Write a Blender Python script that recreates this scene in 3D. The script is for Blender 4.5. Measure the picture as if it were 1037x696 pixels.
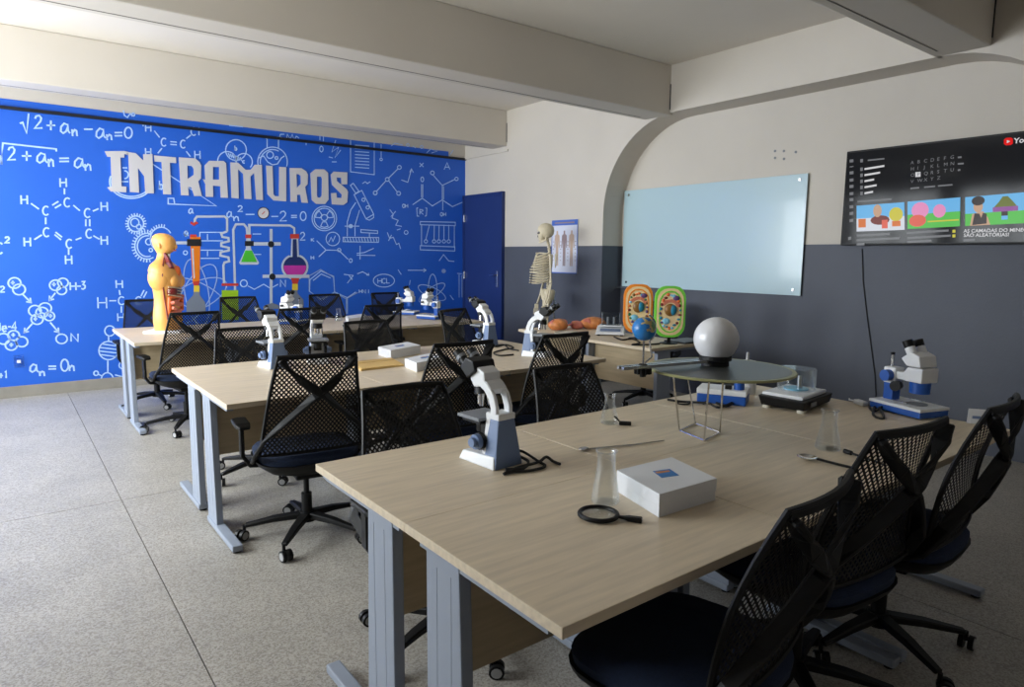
import bpy, bmesh, math, random
from math import sin, cos, pi, radians as rad
from mathutils import Vector, Matrix
from mathutils.geometry import tessellate_polygon
random.seed(7)
for o in list(bpy.data.objects): bpy.data.objects.remove(o)
SC = bpy.context.scene
COL = SC.collection
# ------------------------------------------------------------------ camera
F_PX, YAW, PITCH, ROLL, CAM_H = 675.2, .65473, .13037, -.0084, 1.427
fw = Vector((sin(YAW)*cos(PITCH), cos(YAW)*cos(PITCH), -sin(PITCH)))
rt = Vector((cos(YAW), -sin(YAW), 0)); dn = fw.cross(rt)
c_rt = cos(ROLL)*rt + sin(ROLL)*dn; c_dn = -sin(ROLL)*rt + cos(ROLL)*dn
CAMP = Vector((0, 0, CAM_H))
cd = bpy.data.cameras.new('camera'); cam = bpy.data.objects.new('camera', cd); COL.objects.link(cam)
cd.sensor_width = 36; cd.sensor_fit = 'HORIZONTAL'; cd.lens = F_PX*36/1037; cd.clip_start = .03
m = Matrix.Identity(4)
for i in range(3):
    m[i][0] = c_rt[i]; m[i][1] = -c_dn[i]; m[i][2] = -fw[i]; m[i][3] = CAMP[i]
cam.matrix_world = m
SC.camera = cam
def ray(x, y): return c_rt*((x-518.5)/F_PX) + c_dn*((y-348)/F_PX) + fw
def PZ(x, y, h): d = ray(x, y); return CAMP + d*((h-CAM_H)/d.z)
def PX(x, y, v): d = ray(x, y); return CAMP + d*(v/d.x)
def PY(x, y, v): d = ray(x, y); return CAMP + d*(v/d.y)
# ------------------------------------------------------------------ light
SC.view_settings.view_transform = 'Standard'; SC.view_settings.look = 'None'
SC.view_settings.gamma = 1; SC.view_settings.use_curve_mapping = False
SC.view_settings.exposure = 0.0
w = bpy.data.worlds.new('daylight'); SC.world = w; w.use_nodes = True
wb = w.node_tree.nodes['Background']; wb.inputs[0].default_value = (.75, .87, 1, 1); wb.inputs[1].default_value = 1.0
LEFT_X = -1.9
WINDOWS = [(3.1, 4.6), (4.9, 6.4), (6.65, 7.95)]          # openings in the left wall (y range)
WIN_Z = (1.0, 2.65)
WIN_POWER = 172
for (ya, yb) in WINDOWS:
    ld = bpy.data.lights.new('window_daylight', 'AREA'); ld.shape = 'RECTANGLE'
    ld.size = WIN_Z[1]-WIN_Z[0]; ld.size_y = yb-ya; ld.energy = WIN_POWER*(yb-ya)/1.5; ld.color = (.93, .97, 1)
    lo = bpy.data.objects.new('window_daylight', ld); COL.objects.link(lo)
    lo.location = (LEFT_X-.22, (ya+yb)/2, sum(WIN_Z)/2); lo.rotation_euler = (0, rad(-90), 0)

# ------------------------------------------------------------------ helpers
def lin(c): return tuple((v/12.92 if v <= .04045 else ((v+.055)/1.055)**2.4) for v in (x/255 for x in c))
def mat(name, rgb, rough=.5, metal=0, spec=.5, coat=0, emit=None, es=0, var=0, vscale=20, bump=0, bscale=80):
    mm = bpy.data.materials.new(name); mm.use_nodes = True; nt = mm.node_tree; b = nt.nodes['Principled BSDF']
    col = lin(rgb)+(1,)
    b.inputs['Base Color'].default_value = col; b.inputs['Roughness'].default_value = rough
    b.inputs['Metallic'].default_value = metal; b.inputs['Specular IOR Level'].default_value = spec
    b.inputs['Coat Weight'].default_value = coat
    if emit: b.inputs['Emission Color'].default_value = lin(emit)+(1,); b.inputs['Emission Strength'].default_value = es
    tc = nt.nodes.new('ShaderNodeTexCoord')
    if var:
        n = nt.nodes.new('ShaderNodeTexNoise'); n.inputs['Scale'].default_value = vscale; n.inputs['Detail'].default_value = 4
        nt.links.new(tc.outputs['Object'], n.inputs['Vector'])
        r = nt.nodes.new('ShaderNodeValToRGB')
        r.color_ramp.elements[0].position = .3; r.color_ramp.elements[1].position = .7
        r.color_ramp.elements[0].color = tuple(max(0, v*(1-var)) for v in col[:3])+(1,)
        r.color_ramp.elements[1].color = tuple(min(1, v*(1+var)) for v in col[:3])+(1,)
        nt.links.new(n.outputs['Fac'], r.inputs['Fac']); nt.links.new(r.outputs['Color'], b.inputs['Base Color'])
    if bump:
        n = nt.nodes.new('ShaderNodeTexNoise'); n.inputs['Scale'].default_value = bscale
        nt.links.new(tc.outputs['Object'], n.inputs['Vector'])
        bp_ = nt.nodes.new('ShaderNodeBump'); bp_.inputs['Strength'].default_value = bump; bp_.inputs['Distance'].default_value = .01
        nt.links.new(n.outputs['Fac'], bp_.inputs['Height']); nt.links.new(bp_.outputs['Normal'], b.inputs['Normal'])
    return mm
def glass_mat(name, tint=(1, 1, 1), rough=.02, edge=.35):
    mm = bpy.data.materials.new(name); mm.use_nodes = True; nt = mm.node_tree; nt.nodes.clear()
    out = nt.nodes.new('ShaderNodeOutputMaterial'); mx = nt.nodes.new('ShaderNodeMixShader')
    tr = nt.nodes.new('ShaderNodeBsdfTransparent'); tr.inputs[0].default_value = tint+(1,)
    gl = nt.nodes.new('ShaderNodeBsdfGlossy'); gl.inputs['Roughness'].default_value = rough
    df = nt.nodes.new('ShaderNodeBsdfTranslucent'); df.inputs[0].default_value = (.9, .93, .95, 1)
    m2 = nt.nodes.new('ShaderNodeMixShader'); m2.inputs[0].default_value = .4
    lw = nt.nodes.new('ShaderNodeLayerWeight'); lw.inputs['Blend'].default_value = edge
    pw = nt.nodes.new('ShaderNodeMath'); pw.operation = 'MULTIPLY_ADD'; pw.inputs[1].default_value = .55; pw.inputs[2].default_value = .02
    nt.links.new(lw.outputs['Facing'], pw.inputs[0]); nt.links.new(pw.outputs[0], mx.inputs[0])
    nt.links.new(gl.outputs[0], m2.inputs[1]); nt.links.new(df.outputs[0], m2.inputs[2])
    nt.links.new(tr.outputs[0], mx.inputs[1]); nt.links.new(m2.outputs[0], mx.inputs[2])
    nt.links.new(mx.outputs[0], out.inputs[0]); return mm

class MB:
    def __init__(s): s.v = []; s.f = []
    def add(s, vs, fs):
        n = len(s.v); s.v += [tuple(v) for v in vs]; s.f += [tuple(i+n for i in f) for f in fs]; return s
    def box(s, c, d, rot=None, taper=1.0):
        c = Vector(c); vs = []
        for z in (-1, 1):
            k = taper if z > 0 else 1
            for x, y in ((-1, -1), (1, -1), (1, 1), (-1, 1)):
                p = Vector((x*d[0]/2*k, y*d[1]/2*k, z*d[2]/2))
                if rot: p = rot @ p
                vs.append(c+p)
        return s.add(vs, [(3, 2, 1, 0), (4, 5, 6, 7), (0, 1, 5, 4), (1, 2, 6, 5), (2, 3, 7, 6), (3, 0, 4, 7)])
    def hexa(s, lo, hi):   # two quads, each four points counter-clockwise from above
        return s.add(list(lo)+list(hi), [(3, 2, 1, 0), (4, 5, 6, 7), (0, 1, 5, 4), (1, 2, 6, 5), (2, 3, 7, 6), (3, 0, 4, 7)])
    def cyl(s, a, b, r0, r1=None, n=16, caps=True):
        a = Vector(a); b = Vector(b); r1 = r0 if r1 is None else r1
        ax = (b-a).normalized(); u = ax.orthogonal().normalized(); w_ = ax.cross(u); vs = []
        for p, r in ((a, r0), (b, r1)):
            for i in range(n): t = 2*pi*i/n; vs.append(p+u*cos(t)*r+w_*sin(t)*r)
        fs = [(i, (i+1) % n, n+(i+1) % n, n+i) for i in range(n)]
        if caps: fs += [tuple(range(n-1, -1, -1)), tuple(range(n, 2*n))]
        return s.add(vs, fs)
    def lathe(s, prof, c=(0, 0, 0), n=24, rot=None):
        c = Vector(c); vs = []; fs = []
        for r, z in prof:
            for i in range(n):
                t = 2*pi*i/n; p = Vector((r*cos(t), r*sin(t), z))
                vs.append(c+(rot @ p if rot else p))
        for k in range(len(prof)-1):
            for i in range(n): fs.append((k*n+i, k*n+(i+1) % n, (k+1)*n+(i+1) % n, (k+1)*n+i))
        return s.add(vs, fs)
    def ell(s, c, r, nu=16, nv=10, rot=None):
        if isinstance(r, (int, float)): r = (r, r, r)
        c = Vector(c); vs = []; fs = []
        for j in range(1, nv):
            p = pi*j/nv
            for i in range(nu):
                t = 2*pi*i/nu; q = Vector((r[0]*sin(p)*cos(t), r[1]*sin(p)*sin(t), r[2]*cos(p)))
                vs.append(c+(rot @ q if rot else q))
        for e in (1, -1):
            q = Vector((0, 0, r[2]*e)); vs.append(c+(rot @ q if rot else q))
        T, B = len(vs)-2, len(vs)-1
        for j in range(nv-2):
            for i in range(nu): fs.append((j*nu+i, (j+1)*nu+i, (j+1)*nu+(i+1) % nu, j*nu+(i+1) % nu))
        for i in range(nu):
            fs.append((T, i, (i+1) % nu)); fs.append((B, (nv-2)*nu+(i+1) % nu, (nv-2)*nu+i))
        return s.add(vs, fs)
    def sweep(s, pts, sec, side=None, closed=False, caps=True, scale=None):
        """sweep the 2-D section sec [(a,b)] along pts; a runs along `side`, b along side x tangent"""
        pts = [Vector(p) for p in pts]; n = len(pts); k = len(sec); vs = []; fs = []; prev = None
        for i, p in enumerate(pts):
            if closed: t = pts[(i+1) % n]-pts[i-1]
            else: t = pts[min(i+1, n-1)]-pts[max(i-1, 0)]
            t.normalize()
            if side is not None: a = Vector(side)-t*t.dot(Vector(side))
            elif prev is None: a = t.orthogonal()
            else: a = prev-t*t.dot(prev)
            a.normalize(); prev = a; b = t.cross(a); q = scale[i] if scale else 1
            for (x, y) in sec: vs.append(p+a*x*q+b*y*q)
        for i in range(n if closed else n-1):
            j = (i+1) % n
            for e in range(k): fs.append((i*k+e, i*k+(e+1) % k, j*k+(e+1) % k, j*k+e))
        if caps and not closed: fs += [tuple(range(k-1, -1, -1)), tuple((n-1)*k+e for e in range(k))]
        return s.add(vs, fs)
    def tube(s, pts, r, n=8, closed=False, scale=None):
        return s.sweep(pts, [(r*cos(2*pi*i/n), r*sin(2*pi*i/n)) for i in range(n)], closed=closed, scale=scale)
    def bar(s, pts, wd, th, side, scale=None):
        return s.sweep(pts, [(-wd/2, -th/2), (wd/2, -th/2), (wd/2, th/2), (-wd/2, th/2)], side=side, scale=scale)
    def prism(s, loops, fn, d0, d1):
        """loops: outer outline and holes in 2-D; fn(a,b,d) gives the 3-D point; capped at d0 and d1"""
        flat = [p for l in loops for p in l]
        tris = tessellate_polygon([[Vector((p[0], p[1], 0)) for p in l] for l in loops])
        n = len(flat); vs = [fn(p[0], p[1], d0) for p in flat]+[fn(p[0], p[1], d1) for p in flat]
        fs = [tuple(t) for t in tris]+[tuple(i+n for i in reversed(t)) for t in tris]; o = 0
        for l in loops:
            k = len(l)
            for i in range(k): fs.append((o+i, o+(i+1) % k, o+(i+1) % k+n, o+i+n))
            o += k
        return s.add(vs, fs)
    def loft(s, rings, caps=True):
        n = len(rings[0]); vs = [p for r in rings for p in r]; fs = []
        for k in range(len(rings)-1):
            for i in range(n): fs.append((k*n+i, k*n+(i+1) % n, (k+1)*n+(i+1) % n, (k+1)*n+i))
        if caps: fs += [tuple(range(n-1, -1, -1)), tuple((len(rings)-1)*n+i for i in range(n))]
        return s.add(vs, fs)
    def build(s, name, material, parent=None, smooth=False, bevel=0, seg=2, recalc=True):
        me = bpy.data.meshes.new(name); bm = bmesh.new()
        bv = [bm.verts.new(v) for v in s.v]
        for f in s.f:
            if len(set(f)) < 3: continue
            try: bm.faces.new([bv[i] for i in f])
            except ValueError: pass
        if recalc: bmesh.ops.recalc_face_normals(bm, faces=bm.faces)
        if bevel:
            es = [e for e in bm.edges if len(e.link_faces) == 2 and e.calc_face_angle(0) > .6]
            bmesh.ops.bevel(bm, geom=es, offset=bevel, segments=seg, affect='EDGES', profile=.6, clamp_overlap=True)
        bm.to_mesh(me); bm.free()
        if smooth:
            me.polygons.foreach_set('use_smooth', [True]*len(me.polygons)); me.set_sharp_from_angle(angle=.75)
        me.materials.append(material)
        o = bpy.data.objects.new(name, me); COL.objects.link(o)
        if parent: o.parent = parent
        return o
def tag(o, label, cat, group=None):
    o['label'] = label; o['category'] = cat
    if group: o['group'] = group
    return o
def thing(name, label, cat, loc=(0, 0, 0), rz=0, group=None):
    o = bpy.data.objects.new(name, None); COL.objects.link(o); o.empty_display_size = .1
    o.location = loc; o.rotation_euler = (0, 0, rz); return tag(o, label, cat, group)
def struct(o): o['kind'] = 'structure'; return o
KIDS = {}
def kids(o):
    if o.name not in KIDS: KIDS[o.name] = [c for c in bpy.data.objects if c.parent == o]
    return KIDS[o.name]
def dup(root, loc, rz, label, group=None):
    def cp(o, par):
        c = o.copy(); COL.objects.link(c); c.parent = par
        for k in kids(o): cp(k, c)
        return c
    r = cp(root, None); r.location = loc; r.rotation_euler = (0, 0, rz); r['label'] = label
    if group: r['group'] = group
    return r
def circ(cx, cy, r, n=24, ry=None, rot=0, a0=0, a1=360):
    ry = r if ry is None else ry; o = []
    full = (a1-a0) >= 360
    for i in range(n+(0 if full else 1)):
        t = rad(a0+(a1-a0)*i/n); x, y = r*cos(t), ry*sin(t); q = rad(rot)
        o.append((cx+x*cos(q)-y*sin(q), cy+x*sin(q)+y*cos(q)))
    if full: o.append(o[0])
    return o
def text_mesh(name, s, size, fn, material, parent, align='LEFT', bold=0):
    cu = bpy.data.curves.new(name, 'FONT'); cu.body = s; cu.size = size; cu.align_x = align; cu.offset = bold
    cu.resolution_u = 3
    ob = bpy.data.objects.new(name, cu); COL.objects.link(ob)
    dg = bpy.context.evaluated_depsgraph_get()
    me = bpy.data.meshes.new_from_object(ob.evaluated_get(dg)); bpy.data.objects.remove(ob)
    for v in me.vertices: v.co = Vector(fn(v.co.x, v.co.y))
    me.materials.clear(); me.materials.append(material)
    o = bpy.data.objects.new(name, me); COL.objects.link(o); o.parent = parent
    return o

# ------------------------------------------------------------------ materials
M = {}
M['wall'] = mat('painted_plaster', (202, 195, 184), .75, var=.03, vscale=1.5, bump=.12, bscale=60)
M['dado'] = mat('grey_dado_paint', (78, 82, 93), .6, var=.05, vscale=2, bump=.1, bscale=60)
M['ceil'] = mat('ceiling_paint', (222, 215, 204), .8, var=.03, vscale=1.2)
M['beam'] = mat('beam_paint', (206, 199, 188), .8, var=.03, vscale=1.2)
M['mural'] = mat('blue_mural_vinyl', (32, 98, 210), .5, var=.04, vscale=.8)
M['chalk'] = mat('chalk_white_print', (176, 208, 255), .6)
M['letter'] = mat('grey_letter_print', (205, 203, 206), .45)
M['print_grey'] = mat('print_light_grey', (190, 200, 216), .5)
M['print_dark'] = mat('print_black', (22, 26, 34), .5)
M['print_orange'] = mat('print_orange', (222, 120, 20), .5)
M['print_red'] = mat('print_red', (196, 60, 50), .5)
M['print_green'] = mat('print_green', (70, 185, 50), .5)
M['print_lime'] = mat('print_lime', (150, 190, 30), .5)
M['print_pink'] = mat('print_magenta', (190, 50, 160), .5)
M['print_yellow'] = mat('print_yellow', (225, 195, 60), .5)
M['print_pale'] = mat('print_pale_blue', (150, 175, 225), .5)
M['print_steel'] = mat('print_steel_grey', (120, 128, 142), .5)
M['skirt'] = mat('concrete_skirting', (150, 145, 136), .8, var=.08, vscale=8)
M['door'] = mat('blue_door_paint', (24, 46, 104), .45, var=.05, vscale=3)
M['steel'] = mat('satin_steel', (200, 202, 205), .25, 1)
M['chrome'] = mat('chrome', (225, 225, 225), .12, 1)
M['leg'] = mat('grey_powder_coat', (146, 154, 168), .45, var=.03, vscale=4)
M['black'] = mat('black_plastic', (14, 14, 15), .5, spec=.3)
M['blackm'] = mat('black_mesh', (16, 17, 20), .6)
M['navy'] = mat('navy_fabric', (22, 38, 66), .9, var=.15, vscale=120, bump=.4, bscale=400)
M['hub'] = mat('caster_grey', (165, 165, 165), .5)
M['white'] = mat('white_plastic', (226, 228, 230), .4)
M['offwhite'] = mat('ivory_plastic', (210, 205, 190), .5)
M['slate'] = mat('slate_blue_plastic', (104, 124, 160), .45)
M['blue'] = mat('blue_plastic', (30, 84, 170), .4)
M['rubber'] = mat('black_rubber', (14, 14, 15), .7)
M['card'] = mat('white_carton', (224, 226, 230), .6)
M['manila'] = mat('manila_paper', (214, 178, 110), .7, var=.04, vscale=10)
M['glass'] = glass_mat('clear_glass', (.98, .99, .99), .03, .25)
M['acrylic'] = glass_mat('clear_acrylic', (.95, .97, .98), .08, .35)
M['skin'] = mat('model_skin', (236, 172, 92), .4, var=.04, vscale=6)
M['bone'] = mat('bone_plastic', (212, 200, 172), .6, var=.06, vscale=25)
M['organ_red'] = mat('organ_red', (120, 34, 34), .4)
M['organ_pink'] = mat('organ_pink', (222, 130, 105), .4)
M['organ_blue'] = mat('organ_blue', (50, 70, 120), .4)
M['organ_orange'] = mat('organ_orange', (226, 110, 50), .4)
M['amber'] = mat('amber_model', (205, 128, 72), .5, var=.3, vscale=14)
M['salmon'] = mat('salmon_model', (196, 110, 92), .5, var=.25, vscale=14)
M['cell_orange'] = mat('cell_orange', (240, 140, 40), .4)
M['cell_green'] = mat('cell_green', (120, 215, 70), .4)
M['cell_cream'] = mat('cell_cream', (240, 210, 160), .5)
M['teal'] = mat('organelle_teal', (40, 130, 160), .4)
M['violet'] = mat('organelle_violet', (100, 70, 120), .4)
M['brown'] = mat('organelle_brown', (130, 90, 40), .4)
M['sky'] = mat('organelle_sky', (130, 195, 220), .4)
M['darkgreen'] = mat('organelle_green', (40, 110, 60), .4)
M['disc'] = mat('disc_dark', (66, 70, 70), .35, spec=.5)
M['disc_rim'] = mat('disc_olive_rim', (150, 150, 105), .4)
M['opal'] = mat('opal_globe', (222, 222, 224), .32, coat=.2)
M['ink'] = mat('label_blue', (50, 120, 190), .5)
M['grey'] = mat('mid_grey_plastic', (120, 124, 130), .5)
# glass board: pale blue back-painted glass
M['board'] = mat('pale_glass_board', (178, 203, 211), .22, coat=.15, spec=.4)
def wood(name, rgb, ax):
    mm = mat(name, rgb, .42); nt = mm.node_tree; b = nt.nodes['Principled BSDF']; tc = nt.nodes.new('ShaderNodeTexCoord')
    mp = nt.nodes.new('ShaderNodeMapping'); mp.inputs['Scale'].default_value = (2.2, 26, 26) if ax == 0 else (26, 2.2, 26)
    n = nt.nodes.new('ShaderNodeTexNoise'); n.inputs['Scale'].default_value = 2.2; n.inputs['Detail'].default_value = 6
    r = nt.nodes.new('ShaderNodeValToRGB'); c = lin(rgb)
    r.color_ramp.elements[0].position = .32; r.color_ramp.elements[1].position = .7
    r.color_ramp.elements[0].color = tuple(v*.88 for v in c)+(1,); r.color_ramp.elements[1].color = tuple(min(1, v*1.07) for v in c)+(1,)
    nt.links.new(tc.outputs['Object'], mp.inputs[0]); nt.links.new(mp.outputs[0], n.inputs['Vector'])
    nt.links.new(n.outputs['Fac'], r.inputs['Fac']); nt.links.new(r.outputs['Color'], b.inputs['Base Color']); return mm
M['top'] = wood('oak_laminate', (216, 199, 172), 0)
M['edge'] = wood('oak_edge_panel', (192, 172, 138), 0)
def terrazzo():
    mm = mat('terrazzo', (166, 162, 154), .42); nt = mm.node_tree; b = nt.nodes['Principled BSDF']; tc = nt.nodes.new('ShaderNodeTexCoord')
    v = nt.nodes.new('ShaderNodeTexVoronoi'); v.inputs['Scale'].default_value = 170
    n = nt.nodes.new('ShaderNodeTexNoise'); n.inputs['Scale'].default_value = 2.5; n.inputs['Detail'].default_value = 6
    r = nt.nodes.new('ShaderNodeValToRGB')
    e = r.color_ramp.elements
    e[0].position = .0; e[0].color = lin((140, 134, 126))+(1,); e[1].position = 1; e[1].color = lin((186, 182, 174))+(1,)
    k = e.new(.35); k.color = lin((160, 154, 144))+(1,); k = e.new(.6); k.color = lin((174, 169, 160))+(1,)
    sep = nt.nodes.new('ShaderNodeSeparateColor'); mx = nt.nodes.new('ShaderNodeMix'); mx.data_type = 'RGBA'; mx.blend_type = 'MULTIPLY'; mx.inputs[0].default_value = .5
    r2 = nt.nodes.new('ShaderNodeValToRGB'); r2.color_ramp.elements[0].position = .35; r2.color_ramp.elements[1].position = .65
    r2.color_ramp.elements[0].color = (.72, .72, .72, 1); r2.color_ramp.elements[1].color = (1, 1, 1, 1)
    nt.links.new(tc.outputs['Object'], v.inputs['Vector']); nt.links.new(tc.outputs['Object'], n.inputs['Vector'])
    nt.links.new(v.outputs['Color'], sep.inputs[0]); nt.links.new(sep.outputs[0], r.inputs['Fac'])
    nt.links.new(n.outputs['Fac'], r2.inputs['Fac'])
    nt.links.new(r.outputs['Color'], mx.inputs[6]); nt.links.new(r2.outputs['Color'], mx.inputs[7]); nt.links.new(mx.outputs[2], b.inputs['Base Color'])
    return mm
M['floor'] = terrazzo()
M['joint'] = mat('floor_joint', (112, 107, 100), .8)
def glow(name, rgb, s=.8): return mat('screen_'+name, (5, 5, 5), .15, spec=.06, emit=rgb, es=s)
def globe_mat():
    mm = mat('world_globe', (40, 120, 190), .3); nt = mm.node_tree; b = nt.nodes['Principled BSDF']; tc = nt.nodes.new('ShaderNodeTexCoord')
    n = nt.nodes.new('ShaderNodeTexNoise'); n.inputs['Scale'].default_value = 18; n.inputs['Detail'].default_value = 3
    r = nt.nodes.new('ShaderNodeValToRGB'); e = r.color_ramp.elements; r.color_ramp.interpolation = 'CONSTANT'
    e[0].color = lin((38, 120, 190))+(1,); e[1].position = .53; e[1].color = lin((196, 176, 120))+(1,)
    k = e.new(.6); k.color = lin((110, 160, 110))+(1,)
    nt.links.new(tc.outputs['Object'], n.inputs['Vector']); nt.links.new(n.outputs['Fac'], r.inputs['Fac']); nt.links.new(r.outputs['Color'], b.inputs['Base Color']); return mm
M['globe'] = globe_mat()

# ------------------------------------------------------------------ room shell
YB, YF = 8.12, -1.6                  # back (mural) wall, wall behind the camera
WR, WD = 5.367, 5.68                 # right wall pier plane, recess plane
CZ, DADO = 3.29, 1.55
fl = struct(MB().box(((LEFT_X+WD)/2, (YF+YB)/2, -.06), (WD-LEFT_X+.6, YB-YF+.6, .1)).build('floor', M['joint']))
jx = PZ(150, 560, 0).x; jy = (PZ(3, 528, 0).y+PZ(190, 495, 0).y)/2
xs = sorted([LEFT_X-.2]+[jx+2.5*k for k in range(-1, 3) if LEFT_X < jx+2.5*k < WD]+[WD+.2])
ys = sorted([YF-.2]+[jy+4.6*k for k in range(-1, 1) if YF < jy+2.1*k < YB]+[YB+.1])
for a in range(len(xs)-1):
    for b in range(len(ys)-1):
        g = .0045
        MB().box(((xs[a]+xs[a+1])/2, (ys[b]+ys[b+1])/2, -.006), (xs[a+1]-xs[a]-g, ys[b+1]-ys[b]-g, .012)).build('floor_slab', M['floor'], fl)
struct(MB().box(((LEFT_X+WD)/2, (YF+YB)/2, CZ+.08), (WD-LEFT_X+.9, YB-YF+.6, .16)).build('ceiling', M['ceil']))
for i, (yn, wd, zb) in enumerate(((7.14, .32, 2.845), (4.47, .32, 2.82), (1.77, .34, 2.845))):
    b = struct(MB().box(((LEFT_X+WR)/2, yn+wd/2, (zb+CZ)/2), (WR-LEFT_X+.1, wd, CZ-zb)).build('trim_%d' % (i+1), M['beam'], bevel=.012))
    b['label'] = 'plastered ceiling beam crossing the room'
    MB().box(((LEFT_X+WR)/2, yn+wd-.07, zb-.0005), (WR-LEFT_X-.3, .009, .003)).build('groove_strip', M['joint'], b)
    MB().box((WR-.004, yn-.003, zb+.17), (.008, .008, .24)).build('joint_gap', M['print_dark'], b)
# back wall with mural
wbk = struct(MB().box(((LEFT_X+WD)/2, YB+.1, CZ/2), (WD-LEFT_X+.6, .2, CZ)).build('wall_back', M['wall']))
bl = struct(MB().box(((LEFT_X+WR)/2, YB-.008, .056), (WR-LEFT_X, .016, .112)).build('baseboard_back', M['skirt'], bevel=.004))
pn = MB()
pn.box(((LEFT_X+5.09)/2, YB-.003, (.113+2.862)/2), (5.09-LEFT_X, .006, 2.862-.113))
pn.box(((5.09+WR)/2, YB-.003, (.113+2.775)/2), (WR-5.09, .006, 2.775-.113))
pn.build('mural_panel', M['mural'], wbk)
MB().box(((LEFT_X+WR)/2, YB-.02, 2.778), (WR-LEFT_X, .035, .03)).build('cable_trunking', M['print_dark'], wbk, bevel=.004)
# right wall: plane with an arched recess
wr = struct(MB().box((WD+.1, (YF+YB)/2, CZ/2), (.2, YB-YF+.6, CZ)).build('wall_right', M['wall']))
def arch(y0, y1, r, zt, n=14):
    o = [(y0, 0), (y0, zt-r)]
    for i in range(1, n+1): t = pi/2*i/n; o.append((y0+r-r*cos(t), zt-r+r*sin(t)))
    for i in range(n+1): t = pi/2*i/n; o.append((y1-r+r*sin(t), zt-r+r*cos(t)))
    o += [(y1, 0)]; return o
A0, A1, AR, AT = 1.12, 5.352, .95, 2.845
outl = [(YF-.3, 0)]+arch(A0, A1, AR, AT)+[(YB, 0), (YB, CZ), (YF-.3, CZ)]
pier = MB().prism([outl], lambda a, b, d: Vector((d, a, b)), WR, WD+.02).build('pier_facing', M['wall'], wr)
DT = .004
for (ya, yb, x) in ((A1, YB, WR), (YF, A0, WR)):
    MB().box((x-DT/2, (ya+yb)/2, DADO/2), (DT, yb-ya+.004, DADO)).build('dado_paint', M['dado'], wr)
MB().box((WD-DT/2, (A0+A1)/2, DADO/2), (DT, A1-A0, DADO)).build('dado_paint', M['dado'], wr)
for y, s_ in ((A1, -1), (A0, 1)):
    MB().box(((WR+WD)/2, y+s_*DT/2, DADO/2), (WD-WR, DT, DADO)).build('dado_paint', M['dado'], wr)
MB().box((WR-.012, (7.1+YB)/2, 2.79), (.024, YB-7.1, .03)).build('cornice_strip', M['wall'], wr, bevel=.004)
# left wall with window openings
wl = MB(); T_ = .16; y_ = YF-.3
for (ya, yb) in WINDOWS+[(YB+.3, None)]:
    wl.box((LEFT_X-T_/2, (y_+ya)/2, CZ/2), (T_, ya-y_, CZ))
    if yb is None: break
    wl.box((LEFT_X-T_/2, (ya+yb)/2, WIN_Z[0]/2), (T_, yb-ya, WIN_Z[0]))
    wl.box((LEFT_X-T_/2, (ya+yb)/2, (WIN_Z[1]+CZ)/2), (T_, yb-ya, CZ-WIN_Z[1]))
    y_ = yb
wll = struct(wl.build('wall_left', M['wall']))
y_ = YF
for i, (ya, yb) in enumerate(WINDOWS):
    f = MB()
    for zz in WIN_Z: f.box((LEFT_X-T_/2, (ya+yb)/2, zz), (.06, yb-ya, .05))
    for yy in (ya, (ya+yb)/2, yb): f.box((LEFT_X-T_/2, yy, sum(WIN_Z)/2), (.06, .045, WIN_Z[1]-WIN_Z[0]))
    win = struct(f.build('window_%d' % (i+1), M['white']))
    n = 8
    for k in range(n):
        zz = WIN_Z[0]+(k+.5)*(WIN_Z[1]-WIN_Z[0])/n
        MB().box((LEFT_X-T_/2, (ya+yb)/2, zz), (.006, yb-ya-.05, (WIN_Z[1]-WIN_Z[0])/n*.95), Matrix.Rotation(rad(50), 3, 'Y')).build('louvre_pane', M['glass'], win)
struct(MB().box(((LEFT_X+WD)/2, YF-.1, CZ/2), (WD-LEFT_X+.6, .2, CZ)).build('wall_front', M['wall']))
# door on the right wall
D0, D1, DH = 7.19, 8.085, 2.24
dr = struct(MB().box((WR-.02, (D0+D1)/2, DH/2), (.04, D1-D0, DH)).build('door_1', M['door'], bevel=.003))
for a, b, c, e in ((D0-.025, D0+.01, 0, DH+.03), (D1-.01, D1+.025, 0, DH+.03), (D0, D1, DH-.01, DH+.03)):
    MB().box((WR-.026, (a+b)/2, (c+e)/2), (.052, b-a, e-c)).build('door_frame', M['door'], dr)
hd = MB().box((WR-.046, D0+.09, 1.12), (.012, .04, .22)).build('handle_plate', M['steel'], dr, bevel=.004)
MB().tube([(WR-.05, D0+.09, 1.17), (WR-.095, D0+.09, 1.17), (WR-.097, D0+.20, 1.165)], .009, 8).build('lever', M['steel'], hd, smooth=True)
for zz in (.3, 1.15, 1.95): MB().cyl((WR-.05, D1-.02, zz-.05), (WR-.05, D1-.02, zz+.05), .012, n=8).build('hinge', M['steel'], dr, smooth=True)

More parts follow.
